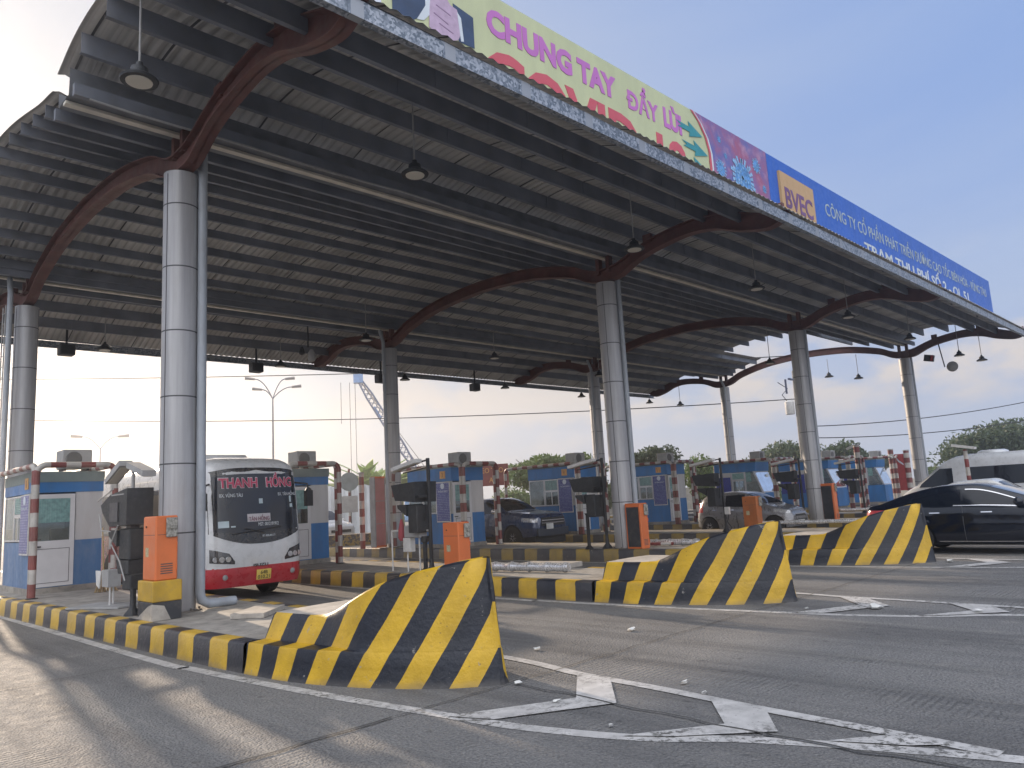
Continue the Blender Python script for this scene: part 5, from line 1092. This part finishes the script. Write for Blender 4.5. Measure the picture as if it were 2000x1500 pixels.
# the bus ---------------------------------------------------
bx, by, Ln, Wd = 2.92, 2.88, 8.9, 2.42
bus = tag(empty('bus', (bx, by+Ln/2, 0)), 'white and red coach with THANH HỒNG across its windscreen between the left booths', 'bus'); o3 = Vector((bx, by+Ln/2, 0))
y0f = interp([.3, .6, 1.0, 1.5, 2.2, 2.85, 3.0, 3.12, 3.18], [.06, 0, .0, .03, .10, .20, .32, .6, 1.0]); y1f = interp([.3, 2.8, 3.18], [Ln, Ln-.05, Ln-.6]); ins = interp([.3, .5, 1.2, 2.4, 2.85, 3.03, 3.12, 3.18], [.97, 1, 1, .98, .95, .88, .79, .55])
bw = carpaint('bus_white', (.60, .61, .62), 0); br = carpaint('bus_red', (.45, .02, .035), 0)
NP = 120; P = []; PW = 10.0
def ringpt(z, tt):
    ya, yb, w = y0f(z)-Ln/2, y1f(z)-Ln/2, Wd/2*ins(z); ct, st = math.cos(tt), math.sin(tt)
    y = (ya+yb)/2+(abs(st)**(2/PW))*(1 if st > 0 else -1)*(yb-ya)/2; x = (abs(ct)**(2/PW))*(1 if ct > 0 else -1)*w
    if y < ya+1.2: y -= 0; 
    return (x, y+ (.0 if st > 0 else .09*(abs(x)/(Wd/2))**2.5), z)
zl = [.34, .40, .5, .62, .74, .745, .85, 1.0, 1.2, 1.5, 1.8, 2.1, 2.4, 2.6, 2.78, 2.9, 2.98, 3.05, 3.11, 3.15, 3.18]
# denser sampling over the front corners
T = [R(a) for a in np.concatenate([np.linspace(0, 180, 40, endpoint=False), np.linspace(180, 360, 121)])]
mb = MB(); P = [[ringpt(z, a) for a in T] for z in zl]; mb.grid(P); mb.add(P[-1][:-1], [tuple(range(len(T)-1))]); mb.add(P[0][:-1], [tuple(range(len(T)-2, -1, -1))])
for k, f in enumerate(mb.f):
    zc_ = sum(mb.v[i][2] for i in f)/len(f); yc_ = sum(mb.v[i][1] for i in f)/len(f)
    mb.m[k] = 1 if (zc_ < .745 or (zc_ < 1.5 and yc_ > -Ln/2+1.0)) else 0
mb.build('body', [bw, br], bus, True, 45, True)
def bfy(x, z):
    """front surface y at local x, height z"""
    w = Wd/2*ins(z); ya, yb = y0f(z)-Ln/2, y1f(z)-Ln/2; u = min(.999, abs(x)/w); st = (1-u**PW)**(1/PW); return (ya+yb)/2-st*(yb-ya)/2+.09*(abs(x)/(Wd/2))**2.5
def bpatch(name, m, x0, x1, lo, hi, off=.008, n=24, k=8, parent=None):
    P = []
    for i in range(n+1):
        x = x0+(x1-x0)*i/n; a, b_ = (lo(x) if callable(lo) else lo), (hi(x) if callable(hi) else hi); P.append([(x, bfy(x, a+(b_-a)*j/k)-off, a+(b_-a)*j/k) for j in range(k+1)])
    return MB().grid(P).build(name, m, parent or bus, True, 60, True)
WS = mat('coach_windscreen', (.012, .018, .03), .08, bump=0, spec=.5, var=.4, scale=1.2, coat=0)
band = bpatch('front_band', mat('black_band', (.012, .014, .018), .25, bump=0, coat=.5), -1.065, 1.065, lambda x: 1.22+.26*abs(x/1.06)**2.2, lambda x: 2.90-.10*abs(x/1.06)**3, .006)
bpatch('windshield', WS, -.98, .98, lambda x: 1.46+.06*abs(x)**2, lambda x: 2.76-.06*abs(x)**3, .012)
bpatch('red_bumper', br, -1.10, 1.10, .36, lambda x: .70+.06*abs(x)**2, .005)
for sd_ in (-1, 1):
    a, b_ = sorted((sd_*.58, sd_*1.06)); h = bpatch('headlight', mat('headlamp_housing', (.03, .03, .035), .2, bump=0, coat=1), a, b_, lambda x: .82+.06*(abs(x)-.58)/.48, lambda x: 1.02+.14*(abs(x)-.58)/.48-.14*max(0, (.70-abs(x))/.12), .012)
    for q in (.72, .85, .97): mbb = MB(); mbb.lathe((sd_*q, bfy(sd_*q, .95)-.013, .935+.02*(q-.7)), [(.055, -.012), (.062, .0), (.05, .01)], 16, 'y'); mbb.build('lens', HL, h, True, 60, True)
    mbb = MB(); mbb.lathe((sd_*.78, bfy(sd_*.78, .56)-.012, .56), [(.05, -.012), (.06, .0)], 16, 'y'); mbb.build('fog_lamp', GREYPL, bus, True, 60, True)
def onfront(off):
    def f(P, Z):
        Q = P.copy()
        for i in range(len(Q)): Q[i, 1] = bfy(Q[i, 0]-o3.x, Q[i, 2])+o3.y-off-(Z[i])
        return Q
    return f
RL = mat('letter_crimson', (.50, .05, .12), .5, bump=0); WL = mat('letter_chalk', (.62, .66, .70), .5, bump=0)
def blet(txt, w, h, x, z, m, off=.034, bold=0, nm='lettering', parent=None): return lettering(nm, txt, w, h, (bx+x, by, z), XA, ZA, m, parent or bus, bold, .002, onfront(off))
blet('THANH', .88, .24, -.44, 2.44, WL, .030, .055); blet('THANH', .86, .215, -.44, 2.452, RL, .038, .03); blet('HỒNG', .66, .36, .52, 2.44, WL, .030, .055); blet('HỒNG', .64, .33, .52, 2.452, RL, .038, .03)
blet('BX. VŨNG TÀU', .50, .10, -.62, 2.25, WL); blet('BX. TÂN HỒNG', .46, .11, .70, 2.25, WL)
s_ = bpatch('destination_board', mat('board_pink_white', (.50, .48, .50), .5, bump=0), -.28, .26, 1.70, 1.87, .016); lettering('lettering', 'TÂN HỒNG', .48, .14, (bx-.01, by, 1.715), XA, ZA, mat('letter_plum', (.16, .05, .08), .5, bump=0), s_, .01, .002, onfront(.028))
blet('MST: 0012191912', .48, .075, .20, 1.60, WL); blet('BT: 0838.484.177', .30, .045, .2, 1.36, WL)
for x_, z_, w_, h_ in ((.05, 2.09, .09, .11), (.80, 1.98, .07, .08), (-.80, 1.60, .22, .14), (-.60, 1.60, .10, .03), (.78, 2.1, .05, .14)): bpatch('sticker', mat('sticker_pale', (.48, .58, .62), .5, bump=0), x_-w_/2, x_+w_/2, z_, z_+h_, .017, 4, 3)
blet('ISUZU', .34, .06, .0, .735, BLACK, .018, .02, 'badge'); pl = bpatch('number_plate', PLY, -.10, .24, .44, .66, .02, 4, 3); lettering('plate_lettering', '64B', .16, .075, (bx+.07, by, .56), XA, ZA, PLT, pl, .0, .002, onfront(.03)); lettering('plate_lettering', '010.21', .28, .08, (bx+.07, by, .46), XA, ZA, PLT, pl, .0, .002, onfront(.03))
for x_ in (-.55, -.1, .35): mbb = MB(); mbb.box((x_-.03, -Ln/2+.50, 3.02), (x_+.03, -Ln/2+.60, 3.09), .01); mbb.build('marker_lamp', GREYPL, bus, True, 60, True)
for a, b_ in ((-.62, .5), (.1, -.35)): mbb = MB(); mbb.tube([(a, bfy(a, 1.5)-.04, 1.45), (b_, bfy(b_, 1.6)-.04, 1.56)], .012, 6); mbb.build('wiper', BLACK, bus, local=True)
for sd_ in (-1, 1):
    mbb = MB(); mbb.tube([(sd_*1.0, -Ln/2+.35, 2.55), (sd_*1.22, -Ln/2+.1, 2.5), (sd_*1.24, -Ln/2+.08, 2.3)], .022, 8); ar = mbb.build('mirror_arm', BLACK, bus, True, 60, True)
    mbb = MB(); mbb.obox((sd_*1.25, -Ln/2+.1, 2.16), (.17, .12, .36), Matrix.Rotation(R(10*sd_), 3, 'Z')); mbb.lathe((sd_*1.25, -Ln/2+.1, 2.34), [(.085, 0), (.05, .06), (.01, .08)], 10); mbb.build('mirror', BLACK, bus, False, 60, True)
for sd_ in (-1, 1):
    for k in range(6):
        y0_ = -Ln/2+1.0+k*1.28; P = [[(sd_*(Wd/2*ins(z)+.010), y, z) for z in np.linspace(1.62, 2.55, 6)] for y in (y0_, y0_+1.22)]; MB().grid(P, flip=sd_ < 0).build('window', GLASS, bus, local=True)
    P = [[(sd_*(Wd/2*ins(z)+.007), y, z) for z in (1.50, 1.56)] for y in (-Ln/2+1.0, Ln/2-.4)]; MB().grid(P, flip=sd_ < 0).build('trim', WHITEM, bus, local=True)
    mbb = MB(); P = [[(sd_*(Wd/2+.006), y, z) for z in (.9, 1.3)] for y in (-Ln/2+3.2, -Ln/2+4.4)]; mbb.grid(P, flip=sd_ < 0); mbb.build('side_graphic', mat('graphic_blue', (.05, .2, .4), .4, bump=0), bus, local=True)
    mbb = MB(); mbb.lathe((sd_*(Wd/2+.001), -Ln/2+5.9, .5), [(.58, -.01), (.58, .006)], 24, 'x'); mbb.build('wheel_arch', BLACK, bus, local=True)
mbb = MB(); mbb.box((-.8, -Ln/2+1.6, 3.14), (.5, -Ln/2+3.6, 3.30), .06); mbb.build('roof_unit', bw, bus, True, 60, True)
mbb = MB(); mbb.box((-.95, -Ln/2+.9, .28), (.95, Ln/2-.4, .36)); mbb.build('underbody', BLACK, bus, local=True)
for y in (1.55, 6.0):
    for sd_ in (-1, 1): wheel(bus, sd_*.93, y-Ln/2, .46, .28, sd_)

#@@FAR
# ------------------------------------------------------------------ background
CAMXY = Vector((-5.045, -13.025))
def at(azd, d, z=0): return (CAMXY.x+d*math.cos(R(azd)), CAMXY.y+d*math.sin(R(azd)), z)
POLE = mat('galv_pole', (.10, .11, .16), .5, .2)
def street_lamp(azd, d, h, arms, label, rot=0):
    x, y, _ = at(azd, d); t = tag(empty('street_lamp', (x, y, 0)), label, 'street lamp'); MB().tube([(x, y, 0), (x, y, h*.88)], [.11, .05], 10).build('pole', POLE, t, True)
    mb = MB(); hb = MB(); k = d/62
    for (dx, dz_) in arms:
        a = R(azd-90); ex, ey = math.cos(a)*dx*k, math.sin(a)*dx*k; P = []
        for q in np.linspace(0, 1, 9): P.append((x+ex*q, y+ey*q, h*.88+dz_*k*(1-(1-q)**2)))
        mb.tube(P, .04, 8); d_ = Vector((ex, ey, .1*abs(dx))).normalized(); hb.tube([Vector(P[-1]), Vector(P[-1])+d_*.75*k], [.09*k, .13*k], 8)
    mb.build('arm', POLE, t, True); hb.build('lamp_head', mat('dull_lamp_head', (.14, .14, .15), .5), t, True); return t
street_lamp(62.5, 60, 12.0, [(-1.35, 1.6), (-.8, .75), (.95, 1.6), (1.45, .95)], 'four-armed street lamp rising behind the bus'); street_lamp(73.6, 80, 9.9, [(-1.15, .9), (1.1, .9)], 'two-armed street lamp beyond the far-left booth')
# crane
cr = tag(empty('crane', at(51.5, 90)), 'blue lattice boom crane behind the second rear column', 'crane')
p0 = Vector(at(51.9, 90, 5.2)); p1 = Vector(at(56.3, 90, 17.2)); ax = (p1-p0).normalized(); sx_ = Vector((-math.sin(R(54)), math.cos(R(54)), 0)); sx_ = (sx_-ax*sx_.dot(ax)).normalized(); sy_ = ax.cross(sx_); mb = MB(); Lc = (p1-p0).length; n = 22
def cp(k, a, b_): w = .42*min(1, .25+k*.12)*min(1, .45+(n-k)*.14); return p0+ax*Lc*k/n+sx_*a*w+sy_*b_*w
for a, b_ in ((-1, -1), (1, -1), (1, 1), (-1, 1)): mb.tube([cp(k, a, b_) for k in range(n+1)], .10, 5)
for k in range(n):
    for (a, b_), (c_, d_) in (((-1, -1), (1, -1)), ((1, -1), (1, 1)), ((1, 1), (-1, 1)), ((-1, 1), (-1, -1))): mb.tube([cp(k, a, b_), cp(k+1, c_, d_)], .05, 4)
mb.build('boom', mat('crane_steel', (.04, .08, .18), .5), cr); mb = MB(); mb.obox(p1, (.9, 1.1, 1.2), Matrix.Rotation(R(54), 3, 'Z')); mb.obox(p0+ax*Lc*.66+sx_*.25, (.3, .3, 1.6), ax.to_track_quat('Z', 'Y').to_matrix()); mb.build('boom_head', mat('crane_blue', (.06, .20, .45), .5), cr)
mb = MB(); 
for da in (.25, .65, 1.3): q = Vector(at(56.3+da, 90, 16.7)); mb.cyl((q.x, q.y, 1 if da < 1 else 11.8), q, .03, 4)
for da in (0, .5): mb.cyl(p1, Vector(at(50.5+da, 92, 4.0)), .035, 4)
mb.build('cable', BLACK, cr); mb = MB(); q = Vector(at(51.3, 90, 0)); mb.box((q.x-1.8, q.y-2.5, .8), (q.x+1.8, q.y+2.5, 4.2), .1); mb.box((q.x-2, q.y-3, 0), (q.x+2, q.y+3, .9), .2); mb.build('cab', mat('crane_blue2', (.08, .22, .42), .5), cr)
# utility pole with a transformer, and the wires
x, y, _ = at(23.8, 55); t = tag(empty('utility_pole', (x, y, 0)), 'concrete utility pole with transformer behind the third front column', 'utility pole'); MB().tube([(x, y, 0), (x, y, 9.6)], [.2, .12], 10).build('pole', CONC, t, True); mb = MB(); mb.box((x-.9, y-.06, 8.9), (x+.9, y+.06, 9.02)); mb.box((x-.7, y+.3, 8.0), (x-.6, y+.4, 9.0)); mb.build('cross_arm', POLE, t); a = R(23.8+90)
MB().lathe((x+math.cos(a)*.5, y+math.sin(a)*.5, 6.6), [(.28, 0), (.3, .05), (.3, .85), (.2, .95)], 16).build('transformer', WHITEM, t, True)
mb = MB(); mb.tube([(x+math.cos(a)*.6, y+math.sin(a)*.6, 7.5), (x+math.cos(a)*.9, y+math.sin(a)*.9, 8.0), (x+math.cos(a)*.5, y+math.sin(a)*.5, 8.4), (x+math.cos(a)*1.1, y+math.sin(a)*1.1, 8.9)], .03, 5); mb.build('lead', BLACK, t)
def wire(a0, e0, a1, e1, d0, d1, sag, label):
    p, q = Vector(at(a0, d0, 1.85+d0*math.tan(R(e0)))), Vector(at(a1, d1, 1.85+d1*math.tan(R(e1)))); P = [p+(q-p)*t_-Vector((0, 0, sag*4*t_*(1-t_))) for t_ in np.linspace(0, 1, 24)]; o = MB().tube(P, .038, 4).build('power_line', BLACK); tag(o, label, 'power line', 'overhead power lines')
wire(86, 9.0, 23.9, 9.1, 75, 55, .5, 'upper overhead wire crossing behind all the rear columns'); wire(86, 6.9, 23.9, 6.0, 75, 55, .9, 'lower overhead wire crossing behind the rear columns'); wire(23.7, 4.0, 8, 4.6, 55, 70, .5, 'wire right of the third front column, upper of the pair'); wire(23.7, 3.2, 8, 3.4, 55, 70, .5, 'wire right of the third front column, lower of the pair')
# trees
def leaves(cent, rad, n, size, lump=7, seed=0, flat_=1.0, thin=0.0):
    g_ = np.random.default_rng(seed); V = []; F = []; cs_ = []
    for k in range(lump): 
        d = g_.normal(size=3); d /= np.linalg.norm(d); d[2] = abs(d[2])*.9-.25; cs_.append((np.array(cent)+d*np.array(rad)*g_.uniform(.35, .75), g_.uniform(.32, .55)))
    pts = []
    for c_, s_ in cs_:
        m_ = n//lump; d = g_.normal(size=(m_, 3)); d /= np.linalg.norm(d, axis=1)[:, None]; rr_ = g_.uniform(.45, 1.02, (m_, 1))**.6; pts.append(c_+d*rr_*np.array(rad)*s_)
    pts = np.vstack(pts)
    for p in pts:
        a = g_.normal(size=3); a /= np.linalg.norm(a); b_ = np.cross(a, g_.normal(size=3)); b_ /= np.linalg.norm(b_); s = size*g_.uniform(.6, 1.4); o = len(V); V += [p-a*s, p+b_*s*.42, p+a*s, p-b_*s*.42]; F.append((o, o+1, o+2, o+3))
    return V, F
def tree(azd, d, h, rad, label, m=LF1, n=9000, size=.16, lump=9, seed=1, trunk=.2, name='tree', group='trees behind the toll plaza', cz=None):
    x, y, _ = at(azd, d); t = tag(empty(name, (x, y, 0)), label, 'tree', group); cz = cz or h-rad[2]
    mb = MB(); mb.tube([(x, y, 0), (x+.1, y, cz*.5), (x, y+.1, cz)], [trunk, trunk*.8, trunk*.5], 8)
    r_ = random.Random(seed)
    for k in range(7): a = 6.28*k/7+r_.random(); mb.tube([(x, y, cz*.65), (x+math.cos(a)*rad[0]*.35, y+math.sin(a)*rad[1]*.35, cz), (x+math.cos(a)*rad[0]*.7, y+math.sin(a)*rad[1]*.7, cz+rad[2]*r_.uniform(.1, .6))], [trunk*.4, trunk*.25, .02], 5)
    mb.build('trunk', BARK, t, True); V, F = leaves((x, y, cz), rad, n, size, lump, seed); mb = MB(); mb.v = [tuple(v) for v in V]; mb.f = [list(f) for f in F]; mb.m = [0]*len(F); mb.build('crown', m, t)
tree(41.8, 52, 5.5, (3.9, 3.9, 2.2), 'spreading green tree left of the second front column', LF1, 9000, .17, 12, 3, cz=3.4)
tree(34.6, 55, 5.6, (2.2, 2.2, 1.8), 'airy dark tree just right of the second front column', LF2, 4200, .15, 9, 5)
tree(31.3, 58, 4.9, (2.4, 2.4, 2.4), 'thin scrubby tree beside the fifth booth', LF1, 3600, .14, 9, 8, cz=2.6)
tree(25.1, 75, 6.6, (4.2, 4.2, 2.8), 'round dark tree above the guard of the sixth booth', LF2, 7000, .2, 10, 13)
tree(21.6, 72, 6.0, (2.6, 2.6, 3.0), 'pointed dark tree right of the third front column', LF2, 5000, .2, 8, 14)
tree(18.8, 95, 4.9, (2.0, 2.0, 1.2), 'small lone tree above the farthest booths', LF2, 1500, .2, 6, 15)
tree(11.3, 80, 7.3, (6.2, 6.2, 4.3), 'huge dome-shaped tree at the right edge behind the van', LF2, 26000, .2, 44, 17, .4, cz=3.1)
tree(15.4, 92, 3.6, (2.0, 2.0, 1.6), 'low shrub at the left foot of the dome-shaped tree', LF1, 1500, .2, 6, 19)
tree(39.0, 60, 3.4, (4, 3, 2.2), 'low bushes seen between the second and third booths', GRASS, 4200, .15, 12, 22, cz=1.5)
tree(28.5, 60, 3.6, (4, 3, 2.0), 'shrubs seen beside the grey door of the fifth booth', LF1, 4200, .16, 12, 23, cz=1.6)
tree(61.0, 70, 3.2, (3.2, 3, 2.2), 'bush right of the second booth beyond the pipe guard', LF2, 3000, .16, 9, 29, cz=1.6)
tree(44.6, 58, 3.3, (2.5, 2.2, 1.8), 'bush below the red signboard', LF1, 3200, .15, 9, 31, cz=1.6)
def banana(azd, d, h, label, seed, n=13):
    x, y, _ = at(azd, d); r_ = random.Random(seed); t = tag(empty('banana_plant', (x, y, 0)), label, 'banana plant', 'banana plants behind the tarpaulin fence'); MB().tube([(x, y, 0), (x, y, h*.55)], [.16, .1], 8).build('stem', mat('banana_stem', (.16, .17, .07), .7), t, True); mb = MB()
    for k in range(n):
        a = 6.28*k/n+r_.random()*.6; up0 = r_.uniform(.55, 1.25); ln = h*r_.uniform(.45, .62); rows = []
        for q in np.linspace(0, 1, 8):
            r0 = ln*q*math.cos(up0-.9*q*q*.8); z0 = h*.5+ln*(math.sin(up0)*q-.55*q*q*(1.4-up0)); w = .26*math.sin(math.pi*min(1, q*.93+.07))**.7*(h/3.5); s_ = Vector((-math.sin(a), math.cos(a), 0)); c_ = Vector((x+math.cos(a)*r0, y+math.sin(a)*r0, z0)); rows.append([c_-s_*w-Vector((0, 0, .05)), c_+Vector((0, 0, .03)), c_+s_*w-Vector((0, 0, .05))])
        mb.grid(rows)
    mb.build('leaves', LF3, t, True)
for k, (a, h) in enumerate([(57.6, 4.6), (56.9, 5.4), (56.2, 5.9), (55.3, 5.8), (54.5, 5.5), (53.3, 5.2), (52.2, 4.8)]): banana(a, 58+k*.7, h, ['leftmost banana plant above the tarpaulin fence', 'second banana plant from the left', 'banana plant under the crane cables', 'banana plant left of the second rear column', 'banana plant behind the second rear column', 'banana plant right of the second rear column', 'rightmost banana plant by the third booth'][k], 40+k)
# tarpaulin fence, signs
def panel(a0, a1, d, z0, z1, nm, label, cat, m, wav=.12, posts=True):
    p, q = Vector(at(a0, d)), Vector(at(a1, d)); t = tag(empty(nm, p), label, cat); rows = []; n = 30
    for k in range(n+1):
        c_ = p+(q-p)*k/n; f = math.sin(k*1.7)*wav; rows.append([(c_.x+f, c_.y+f, z0+(z1-z0)*j/4+(.06*math.sin(k*.9) if j == 4 else 0)) for j in range(5)])
    MB().grid(rows).build('sheet', m, t, True)
    if posts:
        mb = MB()
        for k in range(0, n+1, 5): c_ = p+(q-p)*k/n; mb.cyl((c_.x, c_.y-.2, 0), (c_.x, c_.y-.2, z1+.1), .04, 6)
        mb.build('post', BLACK, t)
panel(59, 53.5, 52, .2, 3.4, 'tarpaulin_fence', 'pale grey tarpaulin fence behind the round sign', 'fence', mat('tarpaulin', (.50, .53, .56), .6, var=.2, scale=.8, bump=.4, bscale=3))
panel(46, 20, 66, 0, 2.0, 'boundary_wall', 'long low boundary wall behind the right-hand booths', 'wall', CONCL, 0, False)
panel(52, 46, 64, 0, 2.1, 'white_shed', 'white low shed roof below the red signboard', 'shed', mat('white_sheet', (.6, .6, .58), .6), .03, False)
x, y, _ = at(57.15, 40); t = tag(empty('round_sign', (x, y, 0)), 'back of a round traffic sign with a square plate on a striped pole', 'traffic sign'); MB().tube([(x, y, 0), (x, y, 3.9)], .06, 8).build('pole', REDW, t, True); f = Vector((math.cos(R(57)), math.sin(R(57)), 0))
mb = MB(); n_ = Vector((-f.y, f.x, 0)); c_ = Vector((x, y, 3.25))-f*.1; mb.prism([c_+n_*.48*math.cos(6.28*k/24)+Vector((0, 0, .48*math.sin(6.28*k/24))) for k in range(24)], f*.03); mb.build('disc', mat('sign_back', (.16, .19, .20), .5), t); mb = MB(); c_ = Vector((x, y, 2.1))-f*.1; mb.prism([c_+n_*.42*a+Vector((0, 0, .42*b_)) for a, b_ in ((-1, -1), (1, -1), (1, 1), (-1, 1))], f*.03); mb.build('plate', GREYPL, t)
x, y, _ = at(46.6, 44); t = tag(empty('red_signboard', (x, y, 0)), 'dark red signboard with pale lettering right of the third booth', 'signboard'); f = Vector((math.cos(R(38)), math.sin(R(38)), 0)); n_ = Vector((f.y, -f.x, 0)); c_ = Vector((x, y, 3.35))
mb = MB(); mb.prism([c_+n_*1.05*a+Vector((0, 0, .62*b_)) for a, b_ in ((-1, -1), (1, -1), (1, 1), (-1, 1))], f*.08); b_ = mb.build('board', mat('board_red', (.22, .055, .05), .6, var=.2), t); mb = MB(); mb.cyl(c_-n_*.8+f*.1-Vector((0, 0, .5)), c_-n_*.8+f*.1-Vector((0, 0, 3.3)), .05, 8); mb.cyl(c_+n_*.8+f*.1-Vector((0, 0, .5)), c_+n_*.8+f*.1-Vector((0, 0, 3.3)), .05, 8); mb.build('post', GREYPL, t)
lettering('lettering', 'HEO TAO', 1.5, .3, c_-f*.01+Vector((0, 0, .12)), n_, ZA, NUMP, b_, .01); lettering('lettering', 'AN', .5, .28, c_-f*.01+n_*.15+Vector((0, 0, -.42)), n_, ZA, NUMP, b_, .01)
# kerbed strip and striped nose of the next plaza approach, seen between posts
t = tag(empty('far_island', at(57.0, 34)), 'far striped kerb block seen between the second booth and the lightbox', 'traffic island'); c_ = Vector(at(56.9, 33)); MB().prism([(c_.x-1.2, c_.y+.6, 0), (c_.x+1.6, c_.y-1.6, 0), (c_.x+1.6, c_.y-1.6, .8), (c_.x-1.2, c_.y+.6, .8)], (.8, .9, 0)).build('block', KERBF, t)
# small striped post with a light left of the van
t = tag(empty('lane_camera_post', (26.2, -5.3, 0)), 'thin red and white post with a flat white light in front of the van', 'post'); MB().tube([(26.2, -5.3, .3), (26.2, -5.3, 2.75)], .07, 12).build('pole', REDW, t, True); MB().obox((26.1, -5.3, 2.85), (.3, .75, .09), Matrix.Rotation(R(12), 3, 'X')).build('lamp_head', WHITEM, t)

# ------------------------------------------------------------------ air
hb = MB(); hb.box((-70, -45, -1.2), (170, 130, 20)); m = bpy.data.materials.new('haze_air'); m.use_nodes = True; t_ = m.node_tree; t_.nodes.clear()
pv = t_.nodes.new('ShaderNodeVolumePrincipled'); pv.inputs['Color'].default_value = (.93, .95, 1, 1); pv.inputs['Density'].default_value = HAZE; pv.inputs['Anisotropy'].default_value = .72
ou = t_.nodes.new('ShaderNodeOutputMaterial'); t_.links.new(pv.outputs[0], ou.inputs['Volume'])
if HAZE: tag(hb.build('haze', m), kind='stuff')
